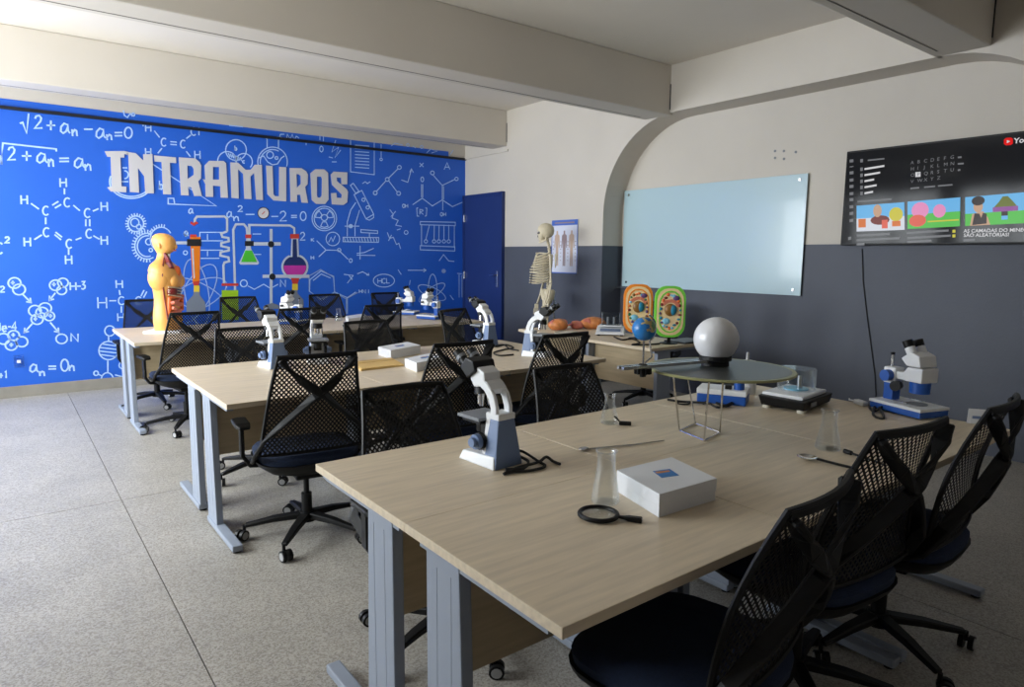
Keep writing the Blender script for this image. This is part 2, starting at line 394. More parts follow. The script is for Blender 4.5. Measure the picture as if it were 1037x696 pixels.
# ------------------------------------------------------------------ mural print (flat, on the wall)
def wp(x, y, off): return PY(x, y, YB-.006-off)
def strokes(name, lines, wpx=1.15, material='chalk', off=.0012, parent=wbk):
    mb = MB()
    for ln in lines:
        ps = [wp(x, y, off) for x, y in ln]; n = len(ps)
        if n < 2: continue
        hw = wpx*.0055; closed = (ps[0]-ps[-1]).length < 1e-6 and n > 3; vs = []
        for i, p in enumerate(ps):
            if closed: a, b = ps[i-1 if i else n-2], ps[i+1 if i < n-1 else 1]
            else: a, b = ps[max(i-1, 0)], ps[min(i+1, n-1)]
            t1 = (p-a) if (p-a).length > 1e-9 else (b-p); t2 = (b-p) if (b-p).length > 1e-9 else (p-a)
            t1 = t1.normalized(); t2 = t2.normalized(); t = (t1+t2)
            t = t.normalized() if t.length > .2 else t1
            k = min(1.6, 1/max(.4, t.dot(t1))); q = Vector((-t.z, 0, t.x))*hw*k
            vs += [p+q, p-q]
        mb.add(vs, [(2*i, 2*i+1, 2*i+3, 2*i+2) for i in range(n-1)])
    return mb.build(name, M[material], parent, recalc=False)
def fill(name, poly, material, off=.002, holes=(), th=.0015, parent=wbk):
    return MB().prism([poly]+list(holes), lambda a, b, d: wp(a, b, d), off-.002, off+th-.0015).build(name, M[material], parent)
G = {  # handwriting strokes in a unit box, y down
 'H': [[(0, 0), (.05, 1)], [(.95, 0), (1, 1)], [(0, .5), (1, .48)]], 'C': [circ(.55, .5, .5, 12, .5, 0, 45, 315)],
 'N': [[(0, 1), (0, 0), (1, 1), (1, 0)]], 'O': [circ(.5, .5, .5, 14)], '0': [circ(.5, .5, .42, 14, .5)],
 '2': [[(.05, .25), (.2, .05), (.6, 0), (.85, .2), (.75, .45), (0, 1), (1, .97)]], '3': [[(.1, .05), (.8, 0), (.4, .4), (.85, .55), (.8, .85), (.4, 1), (.05, .9)]],
 '4': [[(.7, 1), (.7, 0), (0, .65), (1, .65)]], '1': [[(.3, .2), (.55, 0), (.55, 1)]], '+': [[(0, .5), (1, .5)], [(.5, 0), (.5, 1)]],
 '-': [[(0, .5), (1, .48)]], '=': [[(0, .3), (1, .28)], [(0, .7), (1, .68)]],
 'a': [[(.75, .15), (.4, 0), (.08, .35), (.05, .8), (.3, 1), (.6, .8), (.8, .1), (.8, .75), (1, 1)]],
 'n': [[(0, 0), (.1, 1)], [(.08, .5), (.45, .05), (.75, .2), (.85, 1)]], 'e': [[(.05, .5), (.9, .45), (.7, .05), (.2, .1), (.05, .6), (.4, 1), (.9, .85)]],
 'l': [[(.5, 0), (.5, 1)]], 'L': [[(.1, 0), (.1, 1), (.9, 1)]], 'b': [[(.1, 0), (.1, 1)], circ(.45, .7, .3, 10, .28)], 'c': [circ(.5, .5, .42, 10, .42, 0, 45, 315)],
 'R': [[(0, 1), (0, 0), (.7, .05), (.8, .3), (.1, .5), (.9, 1)]], 'A': [[(0, 1), (.5, 0), (1, 1)], [(.2, .65), (.8, .65)]], 'x': [[(0, 0), (1, 1)], [(1, 0), (0, 1)]],
 'K': [[(0, 0), (0, 1)], [(.9, 0), (0, .55), (1, 1)]], 'D': [[(0, 0), (0, 1), (.6, .9), (.9, .5), (.6, .1), (0, 0)]], 'm': [[(0, 1), (0, .3), (.25, .1), (.5, .4), (.5, 1)], [(.5, .4), (.75, .1), (1, .4), (1, 1)]],
}
def gl(ch, x, y, w_, h): return [[(x+a*w_, y+b*h) for a, b in l] for l in G[ch]]
def glc(ch, cx, cy, w_, h): return gl(ch, cx-w_/2, cy-h/2, w_, h)
def zc(ox, oy, s): return lambda pts: [(ox+x*s, oy+y*s) for x, y in pts]
def arrow(a, b, k=4):
    d = math.atan2(b[1]-a[1], b[0]-a[0])
    return [[a, b], [(b[0]-k*cos(d-.6), b[1]-k*sin(d-.6)), b, (b[0]-k*cos(d+.6), b[1]-k*sin(d+.6))]]
# formulas
strokes('chalk_formula', [[(20, 125), (23, 124), (27, 135), (29, 115)]]+gl('2', 35, 117, 8, 13)+gl('+', 47, 122, 9, 10)+gl('a', 61, 125, 10, 10)+gl('n', 73, 131, 6, 7)+gl('-', 85, 128, 9, 6)+gl('a', 97, 130, 10, 10)+gl('n', 108, 136, 6, 6)+gl('=', 116, 132, 8, 8)+gl('0', 125.5, 129, 9, 11), 1.4)
strokes('chalk_formula', [[(-4, 158), (0, 158), (1.5, 167), (3, 145), (57, 151), (57, 153.5)]]+gl('2', 8, 149, 8, 13)+gl('+', 22, 153, 10, 10)+gl('a', 37, 155, 11, 10)+gl('n', 49, 161, 6, 8)+gl('=', 60, 158, 10, 8)+gl('a', 75, 160, 11, 10)+gl('n', 86, 166, 7, 7), 1.4)
q = zc(0, 170, .158); B = []
for ch, x, y in (('H', 405, 95), ('C', 430, 222), ('C', 293, 275), ('H', 155, 205), ('C', 297, 413), ('H', 175, 475), ('C', 443, 487), ('H', 440, 590), ('C', 570, 422), ('H', 668, 465), ('C', 560, 290), ('H', 668, 248)):
    (cx, cy), = q([(x, y)]); B += glc(ch, cx, cy, 6.5, 9)
for a, b in (((413, 132), (413, 170)), ((335, 240), (375, 215)), ((352, 258), (392, 235)), ((470, 240), (512, 275)), ((595, 278), (632, 262)), ((550, 330), (550, 375)), ((575, 330), (575, 375)), ((598, 435), (638, 458)), ((522, 448), (485, 462)), ((440, 520), (440, 558)), ((350, 428), (392, 462)), ((356, 412), (398, 445)), ((220, 460), (268, 430)), ((293, 318), (293, 362)), ((198, 228), (250, 265))): B.append(q([a, b]))
strokes('chalk_benzene', B, 1.3)
q = zc(0, 270, .1724); B = []
for x, y, r in ((85, 97, 37), (112, 135, 37), (327, 110, 36), (370, 95, 31), (362, 140, 29), (205, 260, 37), (265, 245, 37), (247, 270, 36), (218, 310, 35), (290, 292, 31), (20, 425, 37), (80, 405, 34), (66, 462, 35), (128, 442, 35), (362, 425, 33)): B.append(q(circ(x, y, r, 18, r*.85)))
for x, y in ((75, 95), (317, 105), (208, 308), (297, 290), (78, 402), (66, 460)): B += [q([(x-12, y), (x+12, y)]), q([(x, y-12), (x, y+12)])]
for a, b in (((135, 165), (182, 212)), ((325, 155), (290, 200)), ((190, 335), (142, 388)), ((295, 328), (345, 388))):
    a, b = q([a, b]); B += arrow(a, b, 5)
B += gl('H', 71, 286, 6, 8)+gl('-', 78, 287, 4, 6)+gl('3', 82, 285, 5, 8)+gl('N', 72, 338, 7, 8)+gl('H', -6, 327, 6, 8)+gl('e', 2, 330, 5, 6)+gl('-', 8, 328, 3, 6)+gl('4', 12, 326, 5, 9)+gl('2', 0, 290, 5, 6)+gl('-', -5, 289, 4, 6)
strokes('chalk_fusion_diagram', B, 1.3)
strokes('chalk_formula', gl('a', 30, 369, 9, 8)+gl('n', 40, 376, 6, 5)+gl('=', 49, 369, 8, 7)+gl('0', 61, 364, 9, 12)+gl('n', 70, 370, 6, 6)+gl('+', -1, 378, 4, 5)+gl('1', 4, 376, 4, 7)+gl('C', -4, 246, 7, 11)+gl('2', 5, 240, 5, 6), 1.4)
q = zc(0, 240, .2587); B = []
for ch, x, y, s in (('H', 467, 185, 1), ('C', 475, 250, 1), ('H', 400, 258, 1.4), ('H', 473, 315, 1), ('C', 542, 250, 1)):
    (cx, cy), = q([(x, y)]); B += glc(ch, cx, cy, 6.5*s, 8*s)
for a, b in (((467, 208), (470, 228)), ((428, 250), (455, 250)), ((495, 250), (525, 250)), ((475, 272), (475, 297)), ((552, 232), (564, 208)), ((562, 238), (575, 214))): B.append(q([a, b]))
strokes('chalk_molecule', B, 1.2)
B = [q(circ(430, 368, 20, 14)), q(circ(425, 445, 38, 22, 36)), q([(425, 388), (425, 408)]), q([(422, 484), (422, 530)]), q(circ(420, 560, 24, 12, 28, 0, 190, 350)), q(circ(376, 534, 9, 10)), q([(385, 538), (400, 545)]), q([(450, 540), (480, 548)]), q([(460, 460), (478, 490)]), q(circ(480, 503, 14, 10)), q([(462, 440), (480, 432)])]
for k in (-22, -8, 6, 20): B.append(q([(425-math.sqrt(1300-k*k), 445+k-4), (425+math.sqrt(1300-k*k), 445+k+4)]))
strokes('chalk_cell_cycle', B, 1.2)
q = zc(120, 100, .1543); B = []
for ch, x, y in (('H', 195, 190), ('C', 297, 285), ('C', 423, 298), ('C', 492, 215), ('l', 528, 215), ('H', 195, 350), ('H', 518, 368)):
    (cx, cy), = q([(x, y)]); B += glc(ch, cx, cy, 5.5, 8)
for a, b in (((235, 210), (270, 255)), ((445, 262), (475, 238)), ((285, 325), (258, 358)), ((445, 345), (472, 380)), ((340, 282), (383, 285)), ((340, 300), (383, 303))): B.append(q([a, b]))
strokes('chalk_molecule', B, 1.2)
q = zc(120, 190, .1006); B = [q(circ(175, 365, 78, 24)), q(circ(165, 352, 42, 16)), q(circ(205, 395, 24, 12))]
for i in range(22): t = 2*pi*i/22; B.append(q([(175+82*cos(t), 365+82*sin(t)), (175+108*cos(t), 365+108*sin(t))]))
strokes('chalk_virus', B, 1.1)
B = [q(circ(305, 545, 32, 14)), q(circ(325, 630, 18, 10)), q(circ(430, 520, 110, 20, 120, 0, 120, 330)), q(circ(290, 590, 125, 22, 130, 0, 60, 290)), q(circ(290, 590, 100, 20, 105, 0, 70, 280))]
for i in range(18): t = rad(80+i*12); B.append(q([(290+128*cos(t), 590+132*sin(t)), (290+160*cos(t), 590+165*sin(t))]))
for i in range(8): t = rad(200+i*12); B.append(q([(430+112*cos(t), 520+122*sin(t)), (430+140*cos(t), 520+152*sin(t))]))
strokes('chalk_amoeba', B, 1.1)
strokes('chalk_triangle', [q([(500, 100), (500, 165), (985, 185), (300, -265)]), q([(500, 108), (555, 108), (565, 165)])]+gl('b', 161, 183, 5, 9), 1.2)
strokes('chalk_round_emblem', [circ(133, 184, 22, 26, 17, 0, 25, 200), circ(133, 184, 20, 24, 15, 0, 25, 200), [(124, 170), (129, 170)], circ(126, 177, 4, 10, 4, 0, -90, 90), [(123, 184), (130, 184)]], 1.2)
strokes('chalk_atom', [circ(199, 300, 33, 28, 14, 25), circ(199, 300, 33, 28, 14, -25), circ(199, 296, 34, 28, 12, 80), circ(199, 298, 34, 28, 14, -60)], 1.0, 'print_pale')
q = zc(180, 200, .1724)
def gq(ch, x, y, w_, h): (cx, cy), = q([(x, y)]); return glc(ch, cx, cy, w_, h)
strokes('chalk_formula', gq('a', 78, 80, 5, 5)+gq('a', 305, 100, 6, 6)+gq('n', 345, 125, 6, 5)+gq('2', 368, 66, 5, 6)+gq('-', 425, 100, 9, 4)+gq('-', 570, 112, 7, 4)+gq('2', 620, 110, 7, 10)+gq('=', 683, 112, 6, 5)+gq('0', 737, 110, 7, 9)+gq('2', 735, 228, 5, 8)+gq('a', 50, 212, 4, 5)+gq('O', 388, 505, 7, 7)+gq('N', 618, 505, 5, 7), 1.2)
strokes('chalk_panel_lines', [q(l) for l in ([(130, 250), (130, 205), (265, 205)], [(175, 215), (175, 250)], [(135, 255), (265, 255)], [(135, 310), (265, 310)], [(175, 315), (175, 345)], [(135, 358), (245, 358)], [(440, 215), (490, 215)], [(440, 335), (490, 335)], circ(45, 325, 12, 10), circ(48, 212, 12, 10), [(412, 520), (450, 540), (505, 510), (545, 535), (590, 510)])], 1.0)
strokes('chalk_venn', [circ(239, 152, 10.5, 20), circ(230, 163, 9.5, 18, None, 0, 170, 400), circ(247, 164, 8.5, 18, None, 0, 180, 400)]+[[(231+i*2, 155+i*.7), (233+i*2, 159+i*.7)] for i in range(7)]+glc('b', 239, 150, 3, 5)+glc('c', 247, 164, 3, 3), 1.1)
strokes('chalk_round_flask', [circ(276, 164, 15, 22, None, 0, 165, 378), circ(276, 164, 12.5, 18, None, 0, 170, 300), [(270.5, 150), (270.5, 141), (267, 138), (285, 139), (282, 142), (282, 151)], circ(273.5, 157, 3.5, 12), circ(280, 160, 1.5, 8), [(262, 160), (267, 158), (271, 164), (276, 167), (281, 166), (285, 160), (288, 158)]], 1.1)
strokes('chalk_notepad', [[(355, 142), (355, 174), (379, 177), (379, 144)]]+[[(359.5, 147+i*3.2), (374, 148+i*3.2)] for i in range(8)]+[[(386, 146), (386, 160)], circ(386, 161.5, 1.3, 8)], 1.0)
strokes('chalk_scribble', [[(324, 137), (324, 142)], [(327.5, 138), (327.5, 143)], circ(325.5, 151, 1.8, 8, 3), [(340, 142), (336, 154), (343, 149), (339, 160), (345, 152)], [(333, 159), (337, 160)], [(336, 164), (341, 164)], [(367, 186), (370, 184), (372, 186), (375, 184)], [(283, 140), (284, 136), (288, 136)], [(290, 142), (291, 136), (294, 141), (296, 136), (298, 142), (300, 138), (303, 140)], [(310, 142), (310, 147)]], 1.0)
strokes('chalk_scribble', [[(106+19, 112), (126, 117), (129, 119), (132, 115), (134, 118)], circ(135, 116, 1.5, 8), [(145, 124), (145, 128)], [(232, 127), (246, 128.5)]], 1.1)
q = zc(300, 180, .1724)
B = [q(circ(165, 240, 72, 26)), q(circ(165, 240, 60, 24)), q(circ(165, 235, 18, 12))]
for a in (-30, 90, 210): B.append(q([(165+24*cos(rad(a-25)), 238+24*sin(rad(a-25))), (165+52*cos(rad(a-25)), 238+52*sin(rad(a-25))), (165+54*cos(rad(a)), 238+54*sin(rad(a))), (165+52*cos(rad(a+25)), 238+52*sin(rad(a+25))), (165+24*cos(rad(a+25)), 238+24*sin(rad(a+25))), (165+24*cos(rad(a-25)), 238+24*sin(rad(a-25)))]))
strokes('chalk_radiation_symbol', B, 1.0)
B = [q(l) for l in ([(340, 100), (385, 75), (455, 215), (410, 242), (340, 100)], [(318, 45), (335, 33), (368, 80), (350, 92), (318, 45)], [(300, 345), (300, 260), (320, 190), (350, 145)], [(345, 345), (345, 280), (372, 190)], [(275, 350), (485, 352), (483, 380), (275, 376), (275, 350)], [(380, 305), (478, 312), (478, 328), (380, 322), (380, 305)], [(430, 325), (430, 350)], [(285, 285), (370, 285)], [(410, 242), (430, 250), (455, 235), (455, 215)], circ(395, 130, 10, 8), circ(420, 175, 10, 8))]
for i in range(12): B.append(q([(282+i*17, 354), (274+i*17+14, 376)]))
strokes('chalk_microscope', B, 1.0); fill('chalk_focus_dot', q(circ(320, 285, 13, 12))[:-1], 'chalk')
B = [q(l) for l in (circ(215, 360, 40, 18), [(175, 425), (250, 427)], [(175, 425), (120, 370)], [(175, 425), (132, 465)], [(250, 427), (305, 480)], circ(252, 425, 10, 8), [(190, 380), (205, 350), (215, 375), (230, 340)], [(375, 400), (375, 480)], [(355, 455), (465, 457)], [(355, 445), (400, 440), (455, 415)])]
B += gq('K', 97, 365, 3, 3)+gq('H', 95, 470, 3, 3.5)+gq('O', 320, 487, 3, 4)
strokes('chalk_molecule', B, 1.0)
B = [q(l) for l in ([(80, 600), (145, 548), (220, 580), (225, 672), (150, 720), (78, 668), (80, 600)], [(225, 672), (300, 705), (350, 672)], [(300, 705), (300, 800)], [(100, 604), (147, 566), (202, 590)])]
B += gq('H', 378, 668, 3, 3.5)+gq('N', 398, 668, 3, 3.5)+gq('l', 425, 668, 2, 3.5)
B += [q([(280, 568), (335, 575), (300, 620)]), q([(310, 575), (330, 600)]), q([(358, 565), (390, 553), (425, 572)]), q([(412, 572), (427, 573), (424, 560)])]
strokes('chalk_molecule', B, 1.0)
strokes('chalk_oval_note', [q(circ(515, 605, 62, 22, 38))]+gq('H', 490, 607, 4, 5)+gq('C', 515, 607, 4, 5)+gq('L', 540, 605, 4, 5), 1.0)
q = zc(380, 150, .2442)
B = [q(l) for l in (circ(50, 130, 8, 10), circ(100, 80, 8, 10), circ(97, 188, 8, 10), circ(0, 186, 8, 10), [(56, 124), (94, 86)], [(56, 136), (91, 182)], [(44, 136), (5, 180)], [(108, 132), (135, 142), (150, 88)], [(143, 100), (150, 86), (158, 102)])]
strokes('chalk_molecule', B, 1.1)
B = [q(l) for l in ([(155, 235), (195, 208), (237, 240), (278, 215), (320, 243), (368, 222)], [(192, 205), (192, 150)], [(197, 205), (197, 150)], [(278, 215), (278, 155), (240, 112)], [(283, 213), (283, 158)], [(278, 155), (330, 130)], [(280, 220), (280, 258)], circ(237, 103, 8, 10), circ(337, 128, 7, 10), circ(195, 130, 6, 10, 10))]
B += gq('O', 118, 240, 2.5, 3.5)+gq('H', 130, 240, 2.5, 3.5)+gq('O', 275, 275, 2.5, 3.5)+gq('H', 288, 275, 2.5, 3.5)+gq('R', 193, 265, 4, 5)+gq('A', 298, 75, 6, 7)+gq('x', 192, 70, 4, 4)
B += [q([(178, 248), (172, 250), (174, 282), (182, 283)]), q([(208, 248), (214, 250), (212, 280), (206, 283)])]
strokes('chalk_molecule', B, 1.1)
B = [q(l) for l in ([(187, 305), (332, 308), (332, 322), (187, 318), (187, 305)], [(187, 405), (330, 410), (330, 427), (187, 422), (187, 405)], [(192, 320), (192, 405)], [(328, 322), (328, 408)])]
for i, (a, b) in enumerate(((225, 210), (245, 244), (265, 264), (285, 285), (305, 305))): B.append(q([(a, 318), (b, 378)])); B.append(q(circ(b, 387, 7, 10)))
strokes('chalk_pendulum_toy', B, 1.1)
B = [q(l) for l in ([(265, 468), (283, 442), (305, 468), (328, 470)], [(135, 507), (210, 507)], [(200, 500), (211, 507), (200, 514)], circ(235, 600, 62, 26, 22, 25), circ(235, 600, 64, 26, 20, -35), circ(238, 585, 18, 24, 62), [(340, 520), (365, 522), (360, 530), (360, 620)], [(348, 524), (348, 620)], [(95, 505), (108, 525)], [(145, 548), (142, 568)], [(60, 255), (75, 275), (70, 290), (95, 300), (85, 320), (110, 325)], [(65, 285), (85, 262)], [(90, 340), (105, 335)], [(50, 350), (60, 375), (75, 370), (88, 400), (98, 395), (105, 418)], [(55, 385), (68, 360)], circ(128, 350, 8, 10), [(310, 610), (325, 630)], [(60, 640), (85, 620), (100, 600)])]
strokes('chalk_scribble', B, 1.0)
fill('chalk_spot', q(circ(284, 510, 9, 12))[:-1], 'print_pale')
strokes('chalk_scribble', [[(396, 148), (400, 145), (408, 147)], circ(413, 147, 1.5, 8), circ(427, 149, 1.5, 8), [(418, 148), (421, 150)], [(432, 155), (436, 151), (443, 153), (437, 155)], [(459, 152), (455, 158)]], .9)
q = zc(110, 220, .2587)
strokes('chalk_molecule', [q(l) for l in ([(785, 230), (830, 205), (880, 235), (885, 295), (830, 320), (785, 290), (785, 230)], [(885, 295), (930, 320), (975, 295)], [(930, 320), (930, 380)])], 1.0, 'print_pale')
# coloured apparatus
q = zc(180, 200, .1724)
def rect(x0, y0, x1, y1): return [(x0, y0), (x1, y0), (x1, y1), (x0, y1)]
strokes('printed_glass_tube', [q([(100, 160), (100, 130), (112, 113), (275, 112), (290, 125), (290, 200)])], 2.2, 'print_grey', .0016)
co = [(290, 200), (255, 212), (262, 232), (298, 238), (300, 258), (256, 268), (256, 286), (300, 296), (300, 312), (252, 322), (250, 342), (298, 352), (302, 376), (275, 382), (268, 400), (272, 515)]
strokes('printed_glass_coil', [q(co)], 2.2, 'print_grey', .0016)
strokes('printed_glass_tube', [q([(337, 545), (326, 190), (342, 158), (388, 158), (405, 178), (410, 225)])], 2.3, 'print_grey', .0016)
strokes('printed_glass_tube', [q([(422, 225), (420, 162), (660, 165), (684, 180), (686, 215)])], 2.3, 'print_grey', .0016)
fill('printed_rod', q(rect(540, 185, 557, 640)), 'print_grey', .0028)
fill('printed_clamp_bar', q(rect(440, 263, 605, 283)), 'print_grey', .0034)
fill('printed_ring_bar', q(rect(498, 454, 772, 473)), 'print_grey', .0050)
for x, y in ((548, 275), (556, 466)): fill('printed_joint', q(circ(x, y, 19, 12))[:-1], 'print_dark', .0060)
fill('printed_clamp', q(rect(394, 256, 446, 286)), 'print_dark', .0044)
fill('printed_stopper', q(rect(397, 218, 432, 240)), 'print_red', .0030)
fill('printed_flask', q([(402, 240), (428, 240), (430, 300), (478, 384), (470, 395), (368, 395), (360, 384), (400, 300)]), 'print_grey', .0024)
fill('printed_liquid', q([(396, 312), (436, 312), (466, 380), (372, 380)]), 'print_green', .0034)
fill('printed_flask', q([(668, 240), (708, 240), (712, 345)]+[(688+80*cos(rad(a)), 408+76*sin(rad(a))) for a in range(-68, 249, 12)]+[(664, 345)]), 'print_grey', .0020)
fill('printed_flask_shade', q([(676, 245), (698, 245), (702, 350)]+[(688+68*cos(rad(a)), 408+64*sin(rad(a))) for a in range(-68, 249, 12)]+[(674, 350)]), 'door', .0030)
fill('printed_liquid', q([(624, 400), (752, 400)]+[(688+66*cos(rad(a)), 408+62*sin(rad(a))) for a in range(0, 181, 15)]), 'print_pink', .0040)
fill('printed_stopper', q(rect(660, 215, 713, 242)), 'print_red', .0030)
fill('printed_flame', q([(665, 474), (715, 474), (700, 520), (678, 520)]), 'print_red', .0030)
fill('printed_wick', q(rect(672, 508, 706, 545)), 'print_yellow', .0034)
fill('printed_burner', q([(676, 545), (702, 545), (705, 565), (738, 600), (742, 660), (640, 660), (642, 600), (672, 565)]), 'print_steel', .0026)
fill('printed_stand_foot', q([(500, 655), (520, 630), (555, 620), (590, 632), (605, 655)]), 'print_steel', .0030)
fill('printed_column', q([(72, 232), (134, 232), (128, 500), (88, 505)]), 'print_orange', .0024)
fill('printed_column_highlight', q([(82, 300), (92, 300), (100, 470), (94, 480)]), 'print_grey', .0034)
fill('printed_column_tip', q([(88, 495), (130, 490), (122, 518), (95, 518)]), 'print_red', .0036)
fill('printed_clamp', q(rect(54, 245, 138, 286)), 'print_dark', .0044)
fill('printed_clamp_bar', q(rect(-20, 258, 56, 276)), 'print_grey', .0034)
fill('printed_column_cap', q(rect(72, 218, 110, 234)), 'print_red', .0030)
fill('printed_wick', q(rect(94, 518, 128, 555)), 'print_yellow', .0034)
fill('printed_burner', q([(94, 555), (128, 555), (130, 575), (160, 615), (165, 672), (50, 672), (52, 615), (90, 575)]), 'print_steel', .0026)
fill('printed_valve', q([(78, 140), (92, 150), (108, 140), (122, 152), (106, 160), (96, 168), (84, 160), (72, 155)]), 'print_red', .0034)
fill('printed_beaker', q([(258, 545), (355, 545), (358, 720), (262, 720)]), 'print_lime', .0024)
fill('printed_beaker_clip', q(rect(258, 505, 356, 520)), 'print_red', .0034)
fill('printed_gauge', q(circ(503, 92, 36, 20))[:-1], 'print_dark', .0024)
fill('printed_gauge_face', q(circ(503, 92, 31, 20))[:-1], 'letter', .0034)
strokes('printed_gauge_hand', [q([(495, 100), (512, 82)])], .8, 'print_red', .0042)
# block letters
a1 = zc(100, 145, 90/964); a2 = zc(180, 150, 90/964); a3 = zc(265, 155, 95/1037)
LET = [
 (a1, [(62, 88), (275, 85), (320, 95), (318, 130), (278, 118), (278, 158), (235, 155), (248, 470), (300, 472), (298, 535), (130, 525), (90, 480), (140, 470), (128, 150), (92, 148)], []),
 (a1, [(305, 95), (400, 108), (485, 190), (480, 120), (582, 118), (598, 545), (505, 545), (492, 360), (425, 270), (438, 538), (338, 530), (320, 130), (303, 120)], []),
 (a1, [(598, 132), (838, 155), (840, 218), (772, 212), (785, 558), (698, 555), (680, 205), (605, 200)], []),
 (a2, [(10, 100), (190, 112), (235, 150), (255, 190), (252, 330), (222, 360), (262, 520), (178, 520), (145, 425), (112, 422), (120, 515), (35, 512)], [[(105, 190), (150, 195), (172, 225), (172, 290), (108, 335)]]),
 (a2, [(340, 138), (500, 140), (525, 165), (545, 540), (465, 538), (460, 415), (382, 408), (385, 530), (302, 528), (298, 390), (270, 335), (298, 345), (290, 190)], [[(382, 205), (448, 205), (448, 342), (382, 342)]]),
 (a2, [(570, 155), (655, 158), (735, 235), (790, 235), (835, 180), (912, 182), (925, 565), (850, 560), (828, 270), (788, 310), (800, 555), (722, 550), (708, 280), (655, 230), (662, 548), (582, 540)], []),
 (a3, [(48, 138), (120, 145), (130, 455), (150, 478), (190, 478), (192, 152), (272, 158), (272, 535), (130, 525), (62, 455)], []),
 (a3, [(308, 165), (440, 168), (490, 200), (512, 240), (508, 345), (480, 375), (512, 552), (440, 548), (425, 462), (392, 462), (392, 540), (318, 538)], [[(385, 232), (410, 235), (430, 255), (432, 340), (390, 385)]]),
 (a3, [(590, 180), (690, 180), (735, 220), (740, 515), (700, 565), (600, 562), (552, 520), (538, 225)], [[(612, 262), (655, 262), (665, 285), (662, 470), (645, 495), (618, 490), (610, 465)]]),
 (a3, [(795, 205), (948, 215), (945, 345), (880, 348), (878, 275), (830, 270), (832, 310), (940, 400), (955, 430), (945, 545), (905, 575), (775, 568), (765, 445), (825, 440), (832, 495), (880, 498), (885, 460), (775, 350), (762, 240)], []),
]
for qq, out, holes in LET:
    MB().prism([qq(out)]+[qq(h) for h in holes], lambda a, b, d: wp(a, b, d), .0005, .014).build('letter', M['letter'], wbk)
# socket plate on the mural wall
sk = PY(19, 366, YB-.006)
so = tag(MB().box((sk.x, YB-.014, sk.z), (.085, .016, .12)).build('socket_plate', M['acrylic'], bevel=.004), 'small clear socket plate low on the blue mural wall', 'socket')
MB().box((sk.x, YB-.025, sk.z), (.03, .008, .03)).build('socket_insert', M['white'], so)

# ------------------------------------------------------------------ desks
TH = .74
def make_desk(L=.817, D=.612):
    t = thing('desk', '', 'desk')
    MB().box((0, 0, TH-.0125), (L, D, .025)).build('tabletop', M['top'], t, bevel=.002)
    MB().box((0, -.135, .55), (L-.1, .016, .33)).build('modesty_panel', M['edge'], t)
    for s in (-1, 1):
        x = s*(L/2-.028)
        lg = MB().hexa([(x-.017, -.215, .025), (x+.017, -.215, .025), (x+.017, -.04, .025), (x-.017, -.04, .025)],
                       [(x-.017, -.215, TH-.03), (x+.017, -.215, TH-.03), (x+.017, -.065, TH-.03), (x-.017, -.065, TH-.03)]).build('leg', M['leg'], t, bevel=.004)
        for yy in (-.165, -.1): MB().box((x, yy, .37), (.0355, .003, .6)).build('leg_groove', M['leg'], lg)
        ft = MB().box((x, .03, .026), (.05, .49, .03)).build('foot', M['leg'], t, bevel=.006)
        for yy in (-.19, .25): MB().cyl((x, yy, 0), (x, yy, .012), .018, n=10).build('leveller', M['rubber'], ft)
        MB().box((x, .0, TH-.035), (.03, .5, .02)).build('support_arm', M['leg'], t)
    return t
desk0 = make_desk(); desk_used = [False]
def put_desk(loc, rz, label, group):
    if not desk_used[0]:
        desk_used[0] = True; desk0.location = loc; desk0.rotation_euler = (0, 0, rz); desk0['label'] = label; desk0['group'] = group; return desk0
    return dup(desk0, loc, rz, label, group)
XL, DW = .785, .82
for (ys_, n, nm) in ((1.475, 3, 'nearest'), (3.783, 3, 'middle'), (6.40, 4, 'farthest')):
    for k in range(n):
        px = ('left-end' if k == 0 else 'right-end' if k == n-1 else 'second' if k == 1 else 'third')
        for s, side in ((1, 'far'), (-1, 'near')):
            put_desk((XL+DW*(k+.5), ys_+s*.306, 0), 0 if s > 0 else pi, '%s oak-topped desk on the %s side of the %s table block' % (px, side, nm), 'oak desks of the %s table block' % nm)
for k, w_ in ((0, 'nearer'), (1, 'farther')):
    put_desk((3.89+.306, 3.33+DW*(k+.5), 0), -pi/2, '%s of the two oak desks lined up near the glass board' % w_, 'oak desks beside the glass board')

